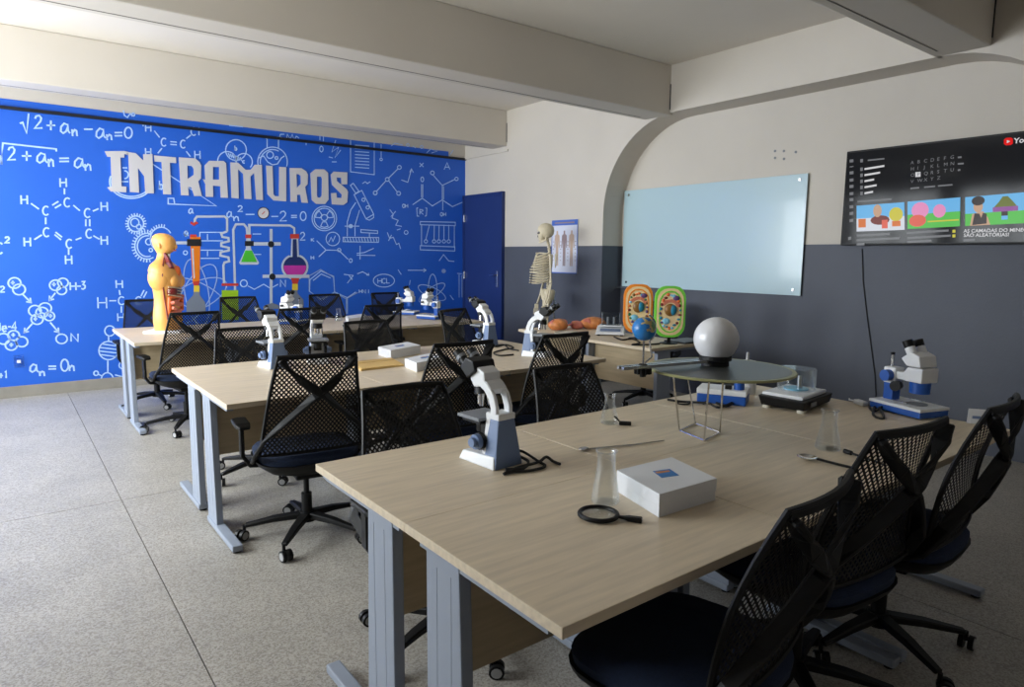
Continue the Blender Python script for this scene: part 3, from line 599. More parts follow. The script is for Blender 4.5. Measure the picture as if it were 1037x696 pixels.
# ------------------------------------------------------------------ office chairs
def S(u, v, off=0):
    z = .50+.475*v; hw = .25-.075*v
    y = -.225-.115*v+.03*sin(pi*v)+.025*u*u-off
    return Vector((u*hw, y, z))
def make_chair():
    t = thing('office_chair', '', 'chair')
    # mesh: crossing diagonal strands clipped to the panel
    mb = MB(); pitch = .0205; hw_ = .0036
    def XY(u, v): return (u*(.25-.075*v), .475*v)
    def inv(x, y): v = y/.475; return x/(.25-.075*v), v
    for sg in (1, -1):
        k = -.75
        while k < .75:
            pts = []
            for i in range(121):
                y = .475*i/120; x = k+sg*y*.85
                u, v = inv(x, y)
                if abs(u) <= .99: pts.append((x, y))
            if len(pts) > 6:
                st = max(1, len(pts)//6); pp = pts[::st]
                if pp[-1] != pts[-1]: pp.append(pts[-1])
                vs = []
                for x, y in pp:
                    for e in (-1, 1):
                        u, v = inv(x+e*hw_*.76, y-e*sg*hw_*.65); vs.append(S(max(-1, min(1, u)), max(0, min(1, v)), sg*.0006))
                mb.add(vs, [(2*i, 2*i+1, 2*i+3, 2*i+2) for i in range(len(pp)-1)])
            k += pitch
    mb.build('mesh_panel', M['blackm'], t, recalc=False)
    fr = MB()
    per = [S(-1, i/8) for i in range(9)]+[S(-1+2*i/8, 1) for i in range(1, 9)]+[S(1, 1-i/8) for i in range(1, 9)]+[S(1-2*i/8, 0) for i in range(1, 8)]
    fr.tube(per, .0085, 6, closed=True)
    fr.bar([S(-1+2*i/8, .985, .003) for i in range(9)], .016, .018, (0, -1, .1))
    bf = fr.build('back_frame', M['black'], t, smooth=True)
    for s in (-1, 1):
        xb = MB(); pts = []
        for (u, v, o) in ((.93, .97, .006), (.72, .87, .028), (.42, .76, .05), (.1, .66, .062), (-.12, .59, .064), (-.42, .46, .06), (-.72, .32, .05), (-.98, .17, .034)):
            pts.append(S(u*s, v, o))
        pts += [Vector((-.268*s, -.19, .5)), Vector((-.262*s, -.10, .455)), Vector((-.225*s, .02, .425))]
        xb.bar(pts, .044, .017, (s*.65, 0, .75), scale=[1.15, 1.05, .95, 1, 1, .95, .95, 1, 1, .95, .8])
        xb.build('back_brace', M['black'], t, bevel=.004, seg=1)
    # seat
    def ring(a, b, z, yo=0, n=28):
        o = []
        for i in range(n):
            q_ = 2*pi*i/n; c, s_ = cos(q_), sin(q_)
            x = a*abs(c)**.6*(1 if c > 0 else -1); y = b*abs(s_)**.6*(1 if s_ > 0 else -1)
            o.append(Vector((x, y+yo, z-(.02*max(0, y/b)**2 if y > 0 else 0))))
        return o
    MB().loft([ring(.215, .215, .425), ring(.24, .24, .44), ring(.243, .243, .465), ring(.225, .225, .485), ring(.15, .15, .492)]).build('seat', M['navy'], t, smooth=True)
    MB().loft([ring(.13, .13, .36, -.02), ring(.2, .2, .385, -.01), ring(.245, .24, .42), ring(.25, .248, .438), ring(.235, .235, .44)]).build('seat_shell', M['black'], t, smooth=True)
    MB().box((0, 0, .345), (.14, .2, .05)).build('tilt_mechanism', M['black'], t, bevel=.01)
    lv = MB().tube([(.05, .03, .345), (.2, .05, .34), (.25, .05, .335)], .006, 6).build('tilt_lever', M['black'], t, smooth=True)
    MB().cyl((0, 0, .2), (0, 0, .34), .014, n=12).cyl((0, 0, .07), (0, 0, .22), .026, n=14).build('gas_column', M['black'], t, smooth=True)
    MB().cyl((0, 0, .075), (0, 0, .125), .045, .036, 16).build('base_hub', M['black'], t, smooth=True)
    for k in range(5):
        a = 2*pi*k/5+.35; d = Vector((cos(a), sin(a), 0)); sd = Vector((-sin(a), cos(a), 0))
        MB().bar([d*.03+Vector((0, 0, .105)), d*.16+Vector((0, 0, .095)), d*.3+Vector((0, 0, .072))], .05, .032, sd, scale=[1, .85, .6]).build('base_arm', M['black'], t, bevel=.005, seg=1)
        c = d*.305; tr = Vector((cos(a+.9), sin(a+.9), 0)); nm = Vector((-tr.y, tr.x, 0)); w0 = c+tr*.018+Vector((0, 0, .027))
        cs = MB().cyl(c+Vector((0, 0, .04)), c+Vector((0, 0, .075)), .008, n=8)
        for e in (-1, 1): cs.cyl(w0+nm*e*.007, w0+nm*e*.024, .027, n=14)
        cc = cs.build('caster', M['black'], t, smooth=True)
        for e in (-1, 1): MB().cyl(w0+nm*e*.0235, w0+nm*e*.0255, .019, n=12).build('wheel_cap', M['hub'], cc)
    for s in (-1, 1):
        ar = MB().bar([(s*.2, .0, .40), (s*.27, -.01, .41), (s*.3, -.01, .46), (s*.3, -.01, .6)], .045, .02, (0, 1, 0)).build('armrest', M['black'], t, bevel=.004, seg=1)
        MB().bar([(s*.295, -.1, .612), (s*.3, -.06, .62), (s*.3, .06, .62), (s*.285, .125, .612)], .07, .024, (1, 0, 0), scale=[.7, 1, 1, .7]).build('arm_pad', M['black'], ar, bevel=.008)
    return t
chair0 = make_chair(); chair_used = [False]
def put_chair(x, y, deg, label, group, h=1.0):
    loc = (x, y, 0)
    if not chair_used[0]:
        chair_used[0] = True; chair0.location = loc; chair0.rotation_euler = (0, 0, rad(deg)); chair0['label'] = label; chair0['group'] = group; return
    dup(chair0, loc, rad(deg), label, group).scale = (1, 1, h)
g = 'chairs at the nearest table block'
put_chair(1.31, .99, 8, 'black mesh office chair nearest the camera, back to the viewer at bottom', g)
chair0.scale = (1, 1, .965)
put_chair(2.0, 1.06, -6, 'black mesh office chair second from the right at the bottom right', g)
put_chair(2.52, 1.02, 5, 'black mesh office chair at right edge, backrest seen edge-on', g)
put_chair(1.24, 2.02, 178, 'black mesh office chair behind the large foreground microscope', g, .93)
put_chair(2.09, 2.02, 178, 'black mesh office chair behind the erlenmeyer flask, facing the viewer', g, .93)
g = 'chairs at the middle table block'
put_chair(1.17, 3.24, -7, 'large black mesh office chair with navy seat in front of the middle table', g)
put_chair(1.93, 3.22, -3, 'black mesh office chair before the middle table, right behind the foreground microscope', g)
put_chair(2.63, 3.22, 0, 'black mesh office chair at the right end, near side of the middle table', g)
put_chair(1.29, 4.36, 180, 'black mesh office chair across the middle table, left of the two microscopes', g, .95)
put_chair(2.2, 4.36, 183, 'black mesh office chair across the middle table, behind the white boxes', g, .95)
put_chair(3.12, 4.45, 200, 'turned black mesh office chair across the middle table, beside a white microscope', g)
g = 'chairs at the farthest table block'
put_chair(1.15, 5.88, 6, 'black mesh office chair just in front of the anatomical torso', g)
put_chair(2.0, 5.85, 0, 'black mesh office chair at the middle of the farthest table, near side', g)
put_chair(2.78, 5.85, -2, 'black mesh office chair at right, near side of the farthest table', g)
for x, nm in ((1.12, 'behind the anatomical torso'), (1.98, 'in front of the printed green beaker'), (2.92, 'behind the small glass flask'), (3.68, 'beside the two stereo microscopes')):
    put_chair(x, 7.0, 180, 'black mesh office chair across the farthest table, '+nm, g)
put_chair(4.98, 4.35, 95, 'black mesh office chair half hidden behind the desks by the glass board', 'chairs by the glass board')

# ------------------------------------------------------------------ wall things
# glass board
bx = WD-.03; s_ = bx/5.67
b0, b1 = 5.325*s_, 3.165*s_; bz0, bz1 = CAM_H+(1.096-CAM_H)*s_, CAM_H+(2.166-CAM_H)*s_
bd = thing('glass_board', 'large pale blue glass writing board on the recessed wall', 'board', (bx, (b0+b1)/2, bz0))
def bl_(o): o.location = Vector(o.location)-bd.location if False else o.location; return o
hy = (b0-b1)/2; hz = bz1-bz0
MB().box((.005, 0, hz/2), (.01, 2*hy, hz)).build('glass_panel', M['board'], bd, bevel=.002)
for yy in (-hy+.07, hy-.07):
    for zz in (.05, hz-.05): MB().cyl((-.008, yy, zz), (.028, yy, zz), .014, n=12).build('standoff', M['chrome'], bd, smooth=True)
MB().box((-.03, hy-.1, -.012), (.07, .36, .012)).build('pen_tray', M['steel'], bd)
for x, y, nm in ((785, 153, 'upper left hole of the four clustered'), (794, 153, 'upper right hole of the four clustered'), (785, 160, 'lower left hole of the four clustered'), (794, 161, 'lower right hole of the four clustered'), (806, 154, 'single hole right of the four clustered')):
    p = PX(x, y, WD); tag(MB().cyl((WD-.004, p.y, p.z), (WD+.01, p.y, p.z), .012, n=8).build('screw_hole', M['grey']), nm+' screw holes above the glass board', 'hole', 'screw holes above the glass board')
# television
tx = 5.60; k = tx/5.67; ty0, ty1 = 2.84*k, 1.49*k; tz0, tz1 = CAM_H+(1.54-CAM_H)*k, CAM_H+(2.312-CAM_H)*k
tv = thing('television', 'wall-mounted television showing a video app search screen', 'television', (tx, (ty0+ty1)/2, tz0))
W_, H_ = ty0-ty1, tz1-tz0
MB().box((.03, 0, H_/2), (.05, W_, H_)).build('housing', M['black'], tv, bevel=.006)
MB().box((.067, 0, H_/2), (.025, .4, .3)).build('wall_bracket', M['black'], tv)
scr = MB().box((.0035, 0, H_/2), (.004, W_-.02, H_-.03)).build('screen', mat('screen_dark', (10, 11, 14), .08, spec=.1, emit=(30, 31, 34), es=.6), tv)
def tp(u, v, d=.0): return Vector((-.0005-d, W_/2-u*W_, H_-v*H_))   # u right, v down, 0..1
def tquad(name, u0, v0, u1, v1, m_, d=.001, poly=None):
    pl = poly or [(u0, v0), (u1, v0), (u1, v1), (u0, v1)]
    return MB().prism([pl], lambda a, b, e: tp(a, b, e), d-.0008, d).build(name, m_, scr)
g_w = glow('white', (225, 225, 228), .8); g_d = glow('dim', (130, 132, 136), .7); g_r = glow('red', (225, 25, 25), .9)
g_sky = glow('sky', (110, 190, 245)); g_gr = glow('grass', (90, 200, 80)); g_pk = glow('pink', (240, 150, 200)); g_co = glow('coral', (235, 100, 80))
g_br = glow('brown', (120, 45, 35)); g_or = glow('orange', (225, 120, 50)); g_ye = glow('yellow', (215, 205, 60)); g_sn = glow('snow', (225, 230, 240)); g_tan = glow('tan', (205, 165, 135)); g_dk = glow('dark', (50, 40, 38)); g_pu = glow('purple', (150, 80, 160)); g_ol = glow('olive', (110, 120, 40))
def uv(x, y):
    p = PX(x, y, tx); return ((ty0-p.y)/W_, (tz1-p.z)/H_)
def upoly(pl): return [uv(*p) for p in pl]
def ubar(name, x0, y0, x1, y1, h, m_, d=.001): return tquad(name, 0, 0, 0, 0, m_, d, upoly([(x0, y0), (x1, y1), (x1, y1+h), (x0, y0+h)]))
zt = zc(840, 110, 197/914)
def zbar(name, x0, y0, x1, y1, h, m_, d=.001):
    (a, b), (c, e) = zt([(x0, y0), (x1, y1)]); return ubar(name, a, b, c, e, h*.2155, m_, d)
def ttext(s, x, y, h, m_, bold=0):
    (a, b), = zt([(x, y)]); u, v = uv(a, b)
    return text_mesh('screen_text', s, h, lambda X_, Y_: tp(u, v, .0012)+Vector((0, -X_, Y_)), m_, scr, bold=bold)
for y in (240, 272, 296, 330, 360, 394, 422, 456, 487, 520): zbar('menu_icon', 95, y, 113, y-2, 14 if y != 272 else 4, g_d)
zbar('menu_icon', 88, 604, 103, 602, 14, g_d)
zbar('search_field', 145, 238, 158, 236, 16, g_d); zbar('search_text', 180, 240, 258, 232, 7, g_d)
for i, l in enumerate((258, 238, 210, 222, 205)):
    y = 278+i*28.5; zbar('list_icon', 145, y, 157, y-2, 16, g_d); zbar('list_text', 165, y+2, l, y-(l-165)*.14, 9, g_w)
for r, row in enumerate(('ABCDEFG', 'HIJKLMN', 'OPQRSTU', 'VWXYZ')):
    for c, ch in enumerate(row):
        x, y = 381+c*31, 262+r*29.5-c*3.8-(c*c*.05)
        if r == 2 and c == 1: zbar('highlight_key', x-8, y-18, x+16, y-20, 23, g_w, .0009)
        ttext(ch, x, y, .036, g_d)
for r, l in enumerate((18, 28, 12)): zbar('key_text', 603, 226+r*30, 603+l, 224+r*30, 8, g_d)
for a_, b_ in ((381, 422), (445, 497), (510, 578)): zbar('key_text', a_, 372-(a_-381)*.09, b_, 372-(b_-381)*.09, 7, g_d)
zbar('heading_text', 132, 434, 292, 422, 8, g_d)
def disc_(cx, cy, r, ry=None): return circ(cx, cy, r, 14, ry)[:-1]
TH_ = [
 ([(128, 457), (352, 440), (354, 570), (128, 578)], [(g_sky, rect(0, 0, 1, .55)), (g_sn, rect(0, .5, 1, 1)), (g_or, rect(.04, .52, .2, .85)), (g_br, disc_(.5, .6, .2, .18)), (g_tan, disc_(.45, .25, .09, .24)), (g_ye, disc_(.83, .42, .14, .26)), (g_co, rect(.54, .6, .66, .92)), (g_or, rect(.75, .66, .92, .86))]),
 ([(367, 438), (615, 417), (613, 553), (367, 566)], [(g_sky, rect(0, 0, 1, .5)), (g_gr, rect(0, .48, 1, 1)), (g_pk, disc_(.25, .35, .17, .3)), (g_co, disc_(.2, .72, .17, .22)), (g_pk, disc_(.62, .42, .12, .24)), (g_ye, rect(.4, .75, .98, .8))]),
 ([(638, 417), (930, 392), (930, 538), (638, 552)], [(g_sky, rect(0, 0, 1, .6)), (g_gr, rect(0, .58, 1, 1)), (g_tan, [(.08, 1), (.12, .6), (.3, .52), (.38, .75), (.42, 1)]), (g_dk, [(.12, .98), (.16, .58), (.24, .6), (.27, .75), (.3, .58), (.36, .62), (.36, .95)]), (g_tan, disc_(.22, .36, .08, .2)), (g_dk, disc_(.22, .16, .11, .16)), (g_pu, rect(.46, .42, .86, .58)), (g_ol, [(.48, .42), (.56, .25), (.62, .08), (.7, .08), (.78, .26), (.84, .42)]), (g_dk, rect(.6, .58, .7, .72)), (g_sky, rect(.6, .72, .7, .85))]),
]
for (cs_, parts) in TH_:
    c_ = [uv(*p) for p in zt(cs_)]
    def bi(a, b): return tuple((c_[0][k]*(1-a)+c_[1][k]*a)*(1-b)+(c_[3][k]*(1-a)+c_[2][k]*a)*b for k in (0, 1))
    for i, (m_, pl) in enumerate(parts): tquad('thumbnail_shape', 0, 0, 0, 0, m_, .001+i*.0003, [bi(*p) for p in pl])
ttext('AS CAMADAS DO MINECRAFT', 630, 583, .034, g_w, .0006); ttext('S\u00c3O ALEAT\u00d3RIAS!', 630, 603, .034, g_w, .0006)
for x0, y0, x1, y1 in ((128, 592, 285, 584), (128, 614, 330, 604), (128, 634, 165, 632), (365, 580, 560, 568), (365, 604, 570, 592), (365, 622, 480, 616), (630, 614, 685, 611)): zbar('title_text', x0, y0, x1, y1, 10, g_d)
for y in (570, 592): zbar('title_mark', 578, y, 592, y-1, 14, g_ye)
tquad('app_badge', 0, 0, 0, 0, g_r, .001, upoly(zt([(820, 146), (830, 138), (853, 136), (862, 142), (862, 164), (853, 171), (830, 173), (820, 167)])))
tquad('play_mark', 0, 0, 0, 0, g_w, .0015, upoly(zt([(834, 148), (850, 154), (834, 163)])))
ttext('YouTube', 866, 164, .05, g_w, .0012)
# television cable down the wall to a plug
cb = [Vector((WD-.012, PX(a, b, WD-.012).y, PX(a, b, WD-.012).z)) for a, b in ((873, 252), (874, 285), (878, 320), (882, 350), (886, 380), (887, 400), (887, 425))]
tag(MB().tube(cb, .0035, 6).build('television_cable', M['rubber'], smooth=True), 'thin black cable hanging down the grey wall below the television', 'cable')
# anatomy poster
p0 = PX(560, 223.5, WR); p1 = PX(585, 277.5, WR); pw, ph = p0.y-p1.y, p0.z-p1.z
po = thing('anatomy_poster', 'anatomy poster with blue header on the pier beside the skeleton', 'poster', (WR-.008, (p0.y+p1.y)/2, p1.z))
MB().box((0, 0, ph/2), (.012, pw, ph)).build('sheet', mat('poster_white', (214, 217, 230), .5), po)
def pp_(u, v, d=0): return Vector((-.0065-d, pw/2-u*pw, ph-v*ph))
m_hd = mat('poster_blue', (70, 105, 190), .5); m_fg = mat('poster_tan', (196, 170, 150), .5); m_f2 = mat('poster_brown', (150, 130, 130), .5)
def pq(name, pl, m_, d=.001): return MB().prism([pl], lambda a, b, e: pp_(a, b, e), d-.0008, d).build(name, m_, po)
pq('header_band', rect(0, 0, 1, .1), m_hd); pq('header_text', rect(.12, .04, .88, .065), m_f2, .0015)
for e in (rect(0, .1, .02, 1), rect(.98, .1, 1, 1), rect(0, .98, 1, 1)): pq('border', e, m_hd)
for cx, m_ in ((.22, m_fg), (.5, m_f2), (.78, m_fg)):
    pq('body_figure', [(cx-.03, .2), (cx+.03, .2), (cx+.03, .26), (cx+.09, .29), (cx+.11, .52), (cx+.08, .52), (cx+.06, .36), (cx+.05, .52), (cx+.05, .86), (cx+.01, .86), (cx, .58), (cx-.01, .86), (cx-.05, .86), (cx-.05, .52), (cx-.06, .36), (cx-.08, .52), (cx-.11, .52), (cx-.09, .29), (cx-.03, .26)], m_)
for i in range(6):
    for cx in (.07, .36, .64, .93): pq('caption', rect(cx-.025, .4+i*.07, cx+.025, .41+i*.07), m_f2)

# ------------------------------------------------------------------ compound microscopes
def make_compound():
    t = thing('compound_microscope', '', 'microscope')          # user side is +y
    MB().hexa([(-.07, -.1, 0), (.07, -.1, 0), (.07, .1, 0), (-.07, .1, 0)], [(-.06, -.09, .045), (.06, -.09, .045), (.06, .088, .035), (-.06, .088, .035)]).build('base', M['white'], t, bevel=.006)
    MB().hexa([(-.064, -.103, .0), (.064, -.103, .0), (.06, -.03, .0), (-.06, -.03, .0)], [(-.037, -.088, .175), (.037, -.088, .175), (.035, -.035, .175), (-.035, -.035, .175)]).build('rear_cover', M['slate'], t, bevel=.006)
    am = MB()
    am.hexa([(-.05, -.04, .03), (.05, -.04, .03), (.05, -.01, .03), (-.05, -.01, .03)], [(-.036, -.045, .185), (.036, -.045, .185), (.036, -.02, .185), (-.036, -.02, .185)])
    am.box((0, -.055, .18), (.078, .072, .022))
    for e in (-1, 1): am.bar([(e*.031, -.06, .175), (e*.031, -.06, .21), (e*.031, -.046, .248), (e*.031, -.018, .278), (e*.031, .015, .295)], .015, .034, (1, 0, 0))
    am.bar([(0, -.036, .262), (0, -.016, .28), (0, .015, .296)], .075, .034, (1, 0, 0))
    am.build('arm', M['white'], t, bevel=.003, seg=1)
    MB().prism([[(-.012, .282), (.05, .27), (.072, .298), (.066, .328), (.03, .345), (-.008, .328)]], lambda a, b, d: Vector((d, a, b)), -.038, .038).build('head', M['white'], t, bevel=.006)
    hb = MB().prism([[(.03, .33), (.075, .3), (.118, .335), (.085, .375), (.042, .365)]], lambda a, b, d: Vector((d, a, b)), -.05, .05).build('binocular_housing', M['black'], t, bevel=.006)
    for s in (-1, 1):
        e = MB().cyl((s*.029, .085, .335), (s*.031, .158, .385), .018, .017, 14).build('eyepiece', M['black'], t, smooth=True)
        MB().cyl((s*.0305, .125, .3624), (s*.0307, .137, .3706), .0195, n=14).build('eyepiece_ring', M['grey'], e, smooth=True)
    ns = MB().cyl((0, .045, .275), (0, .04, .245), .03, .034, 18).build('nosepiece', M['black'], t, smooth=True)
    for a in (90, 210, 330):
        d = Vector((cos(rad(a))*.018, sin(rad(a))*.018, 0)); p = Vector((0, .04, .247))+d
        MB().cyl(p, p+d*.35+Vector((0, 0, -.045)), .0105, .008, 12).build('objective', M['chrome'], ns, smooth=True)
    MB().box((0, .05, .163), (.13, .125, .012)).build('stage', M['grey'], t, bevel=.002)
    MB().box((.0, .05, .15), (.1, .1, .014)).build('stage_slide', M['black'], t)
    MB().cyl((0, .045, .145), (0, .045, .105), .026, .022, 16).build('condenser', M['black'], t, smooth=True)
    MB().cyl((0, .045, .04), (0, .045, .062), .028, .02, 16).build('lamp_collector', M['black'], t, smooth=True)
    MB().box((0, .0, .12), (.05, .05, .07)).build('focus_block', M['black'], t)
    for s in (-1, 1):
        k = MB().cyl((s*.045, -.005, .085), (s*.078, -.005, .085), .027, n=20).build('coarse_knob', M['slate'], t, smooth=True)
        MB().cyl((s*.078, -.005, .085), (s*.094, -.005, .085), .017, n=16).build('fine_knob', M['slate'], k, smooth=True)
        MB().cyl((s*.046, -.005, .085), (s*.06, -.005, .085), .031, n=20).build('knob_collar', M['black'], k, smooth=True)
    return t
cm = make_compound()
g = 'white and slate compound microscopes'
MSC = (.93, .93, .93)
def place(o, x, y, deg, label, group, z=TH): o.location = (x, y, z); o.rotation_euler = (0, 0, rad(deg)); o['label'] = label; o['group'] = group
place(cm, 1.275, 1.775, 4, 'large foreground white and slate-blue microscope on the nearest table', g)
cm.scale = MSC
cm2 = dup(cm, (1.30, 4.10, TH), rad(6), 'white and slate microscope at the left on the middle table', g)
cm3 = dup(cm, (2.97, 4.22, TH), rad(8), 'white and slate microscope at the right on middle table, before the door', g)
cm4 = dup(cm, (2.93, 3.53, TH), rad(205), 'white microscope with eyepieces tilted right, below the skeleton', g)
cm5 = dup(cm, (1.59, 4.12, TH), rad(165), 'microscope with large black binocular head turned towards the viewer', g)
def cable(name, par, pts, r=.004, mt='rubber'):
    """a cable in world coordinates, smoothed, as a part of par"""
    P = [Vector(p) for p in pts]; o = []
    for i in range(len(P)-1):
        a, b, c, d = P[max(i-1, 0)], P[i], P[i+1], P[min(i+2, len(P)-1)]
        for k in range(5):
            t = k/5; o.append(.5*((2*b)+(c-a)*t+(2*a-5*b+4*c-d)*t*t+(3*b-a-3*c+d)*t**3))
    o.append(P[-1])
    if par:
        mi = (Matrix.Translation(par.location) @ Matrix.Rotation(par.rotation_euler[2], 4, 'Z') @ Matrix.Diagonal(par.scale.to_4d())).inverted(); o = [mi @ p for p in o]
    return MB().tube(o, r, 6).build(name, M[mt], par, smooth=True)
def T(x, y, h=.006): p = PZ(x, y, TH); return (p.x, p.y, TH+h)
cable('power_cable', cm, [T(524, 465, .03), T(531, 464, .02), T(545, 469), T(552, 474), T(540, 478), T(520, 480), T(510, 482), T(525, 478, .015), T(545, 473, .016), T(553, 467, .014), T(560, 469), T(567, 472)], .0055)
cable('power_cable', cm, [T(524, 467, .02), T(535, 472, .015), T(530, 478, .012), T(512, 480, .014)], .0055)
pgp = PZ(566, 470, TH)
cable('power_cable', cm3, [T(495, 352, .02), T(503, 352), T(512, 350), T(520, 353), T(510, 355), T(500, 358), T(506, 361), T(520, 360)], .006)
cable('power_cable', cm4, [T(525, 358, .02), T(516, 354), T(510, 350), T(502, 351)], .006)

# ------------------------------------------------------------------ stereo microscopes
def make_stereo():
    t = thing('stereo_microscope', '', 'microscope')            # post stands at +y, eyepieces lean to +y
    MB().box((0, 0, .02), (.17, .26, .03)).build('base', M['blue'], t, bevel=.006)
    MB().box((0, 0, .04), (.176, .266, .014)).build('base_plate', M['white'], t, bevel=.004)
    MB().cyl((0, -.04, .047), (0, -.04, .05), .045, n=24).build('stage_disc', M['grey'], t)
    for s in (-1, 1): MB().box((s*.05, .0, .055), (.012, .07, .004)).build('stage_clip', M['steel'], t)
    MB().box((0, .09, .085), (.05, .05, .08)).build('pillar', M['blue'], t, bevel=.006)
    MB().cyl((0, .1, .1), (0, .1, .255), .0065, n=10).build('post', M['chrome'], t, smooth=True)
    MB().cyl((0, .1, .252), (0, .1, .262), .009, n=10).build('post_cap', M['black'], t)
    MB().box((0, .085, .16), (.06, .065, .075)).build('focus_block', M['white'], t, bevel=.008)
    MB().box((0, .02, .165), (.045, .11, .035)).build('head_arm', M['white'], t, bevel=.006)
    for s in (-1, 1):
        MB().cyl((s*.03, .085, .16), (s*.06, .085, .16), .026, n=18).build('focus_knob', M['blue'], t, smooth=True)
    MB().cyl((-.02, .04, .12), (-.055, .03, .12), .02, .024, 14).build('lamp_housing', M['black'], t, smooth=True)
    MB().cyl((0, -.05, .15), (0, -.05, .1), .042, .04, 22).build('objective_lens', M['blue'], t, smooth=True)
    MB().prism([[(-.095, .15), (-.005, .15), (.005, .18), (-.02, .215), (-.095, .215)]], lambda a, b, d: Vector((d, a, b)), -.05, .05).build('head', M['white'], t, bevel=.008)
    up = MB().prism([[(-.085, .218), (-.015, .218), (.015, .25), (-.03, .285), (-.075, .268)]], lambda a, b, d: Vector((d, a, b)), -.052, .052).build('prism_housing', M['white'], t, bevel=.008)
    for s in (-1, 1):
        e = MB().cyl((s*.028, -.028, .262), (s*.03, -.008, .30), .0215, n=16).build('eyepiece_tube', M['white'], t, smooth=True)
        MB().cyl((s*.03, -.011, .294), (s*.031, .006, .328), .02, .022, 16).build('eyepiece', M['black'], e, smooth=True)
    MB().cyl((.045, -.06, .185), (.075, -.06, .185), .011, n=10).build('zoom_knob', M['black'], t, smooth=True)
    return t
sm = make_stereo(); g = 'blue and white stereo microscopes'
_p = PZ(919, 418, TH)
place(sm, _p.x, _p.y, -18, 'white and blue stereo microscope at the right end of the nearest table', g)
dup(sm, (3.74, 6.9, TH), rad(40), 'left of two stereo microscopes on the farthest table, two pale tubes up', g)
dup(sm, (3.7, 6.28, TH), rad(200), 'right of two stereo microscopes on the farthest table, blue base', g)
dup(sm, (2.27, 6.55, TH), rad(215), 'stereo microscope in front of the printed flask burner on the mural', g)
cable('power_cable', sm, [T(893, 416, .02), T(885, 418), T(880, 412), T(888, 408, .014), T(884, 421), T(895, 425), T(890, 415, .014)], .0055)

# ------------------------------------------------------------------ things on the nearest table
def box_thing(name, c0, c1, c2, h, label, cat, group, lid_label=None):
    """carton from three ground corners (left, front, right)"""
    a, b, c = (PZ(*p, TH) for p in (c0, c1, c2)); d = a+c-b
    mid = (a+c)/2; t = thing(name, label, cat, (mid.x, mid.y, TH), 0, group)
    L = [p-Vector((mid.x, mid.y, TH)) for p in (a, b, c, d)]
    up = lambda P, z, k=1: [Vector((p.x*k, p.y*k, z)) for p in P]
    MB().hexa(up(L, 0, .985), up(L, h*.6, .985)).build('tray', M['card'], t, bevel=.002)
    MB().hexa(up(L, h*.45, 1), up(L, h, 1)).build('lid', M['card'], t, bevel=.002)
    if lid_label:
        e1 = (L[2]-L[1]); e2 = (L[0]-L[1]); o = L[1]
        f = lambda u, v, z: Vector((o.x+e1.x*u+e2.x*v, o.y+e1.y*u+e2.y*v, h+z))
        lb = MB().hexa([f(.36, .42, .0002), f(.62, .36, .0002), f(.66, .62, .0002), f(.4, .68, .0002)], [f(.36, .42, .0008), f(.62, .36, .0008), f(.66, .62, .0008), f(.4, .68, .0008)]).build('label', M['ink'], t)
        MB().hexa([f(.40, .57, .0008), f(.6, .53, .0008), f(.61, .58, .0008), f(.41, .64, .0008)], [f(.40, .57, .0012), f(.6, .53, .0012), f(.61, .58, .0012), f(.41, .64, .0012)]).build('label_stripe', M['amber'], lb)
    return t
g = 'white cartons on the tables'
box_thing('white_box', (624, 498), (667, 525), (725, 507), .066, 'large white lidded box with blue label on the nearest table', 'box', g, True)
box_thing('white_box', (383, 360), (396, 364), (426, 358), .06, 'white box farther back on the middle table', 'box', g, True)
box_thing('white_box', (410, 372), (422, 377), (450, 370), .055, 'white box nearer the camera on the middle table beside the envelope', 'box', g, True)
box_thing('white_box', (350, 326), (353, 329), (372, 326), .06, 'small white box on the farthest table beside the glass flask', 'box', g)
# magnifying glass
a = PZ(606, 523.5, TH); b = PZ(650, 530, TH); d = (b-a); d.z = 0; ang = math.atan2(d.y, d.x)
mg = thing('magnifying_glass', 'round black magnifying glass lying on the nearest table', 'magnifier', (a.x, a.y, TH), ang)
ml = d.length
MB().tube([(.05*cos(2*pi*i/28), .05*sin(2*pi*i/28), .008) for i in range(28)], .0065, 8, closed=True).build('rim', M['black'], mg, smooth=True)
MB().lathe([(0, .012), (.03, .011), (.046, .009), (.046, .007), (.03, .005), (0, .004)], n=28).build('lens', M['glass'], mg, smooth=True)
MB().bar([(.053, 0, .008), (.07, 0, .008), (ml*.7, 0, .008), (ml, 0, .008)], .014, .012, (0, 1, 0), scale=[.6, .8, 1.1, 1.2]).build('handle', M['black'], mg, bevel=.002, seg=1)
# glass flasks
def flask(name, x, y, h, r, label, z=TH, rn=None):
    rn = rn or r*.42; t = thing(name, label, 'flask', (x, y, z), 0, 'glass flasks on the tables'); th = .0018
    out = [(0, .001), (r*.9, .001), (r, .006), (r*.97, .02), (rn, h*.68), (rn, h*.95), (rn*1.2, h)]
    inn = [(rn*1.1, h), (rn-th, h*.95), (rn-th, h*.68), (r*.97-th, .022), (r*.9, .005), (0, .005)]
    MB().lathe(out+inn, n=28).build('vessel', M['glass'], t, smooth=True)
    MB().tube([(rn*1.15*cos(2*pi*i/20), rn*1.15*sin(2*pi*i/20), h) for i in range(20)], .0016, 6, closed=True).build('lip', M['acrylic'], t, smooth=True)
    return t
p = PZ(617, 429, TH); flask('erlenmeyer_flask', p.x, p.y, .125, .038, 'clear glass flask with black clip near the middle of nearest table', rn=.021)
p = PZ(613, 509, TH); flask('erlenmeyer_flask', p.x, p.y, .15, .04, 'faint tall glass flask left of the large white box', rn=.026)
p = PZ(838, 455, TH); flask('erlenmeyer_flask', p.x, p.y, .145, .043, 'clear glass flask near the right-hand chairs on nearest table', rn=.026)
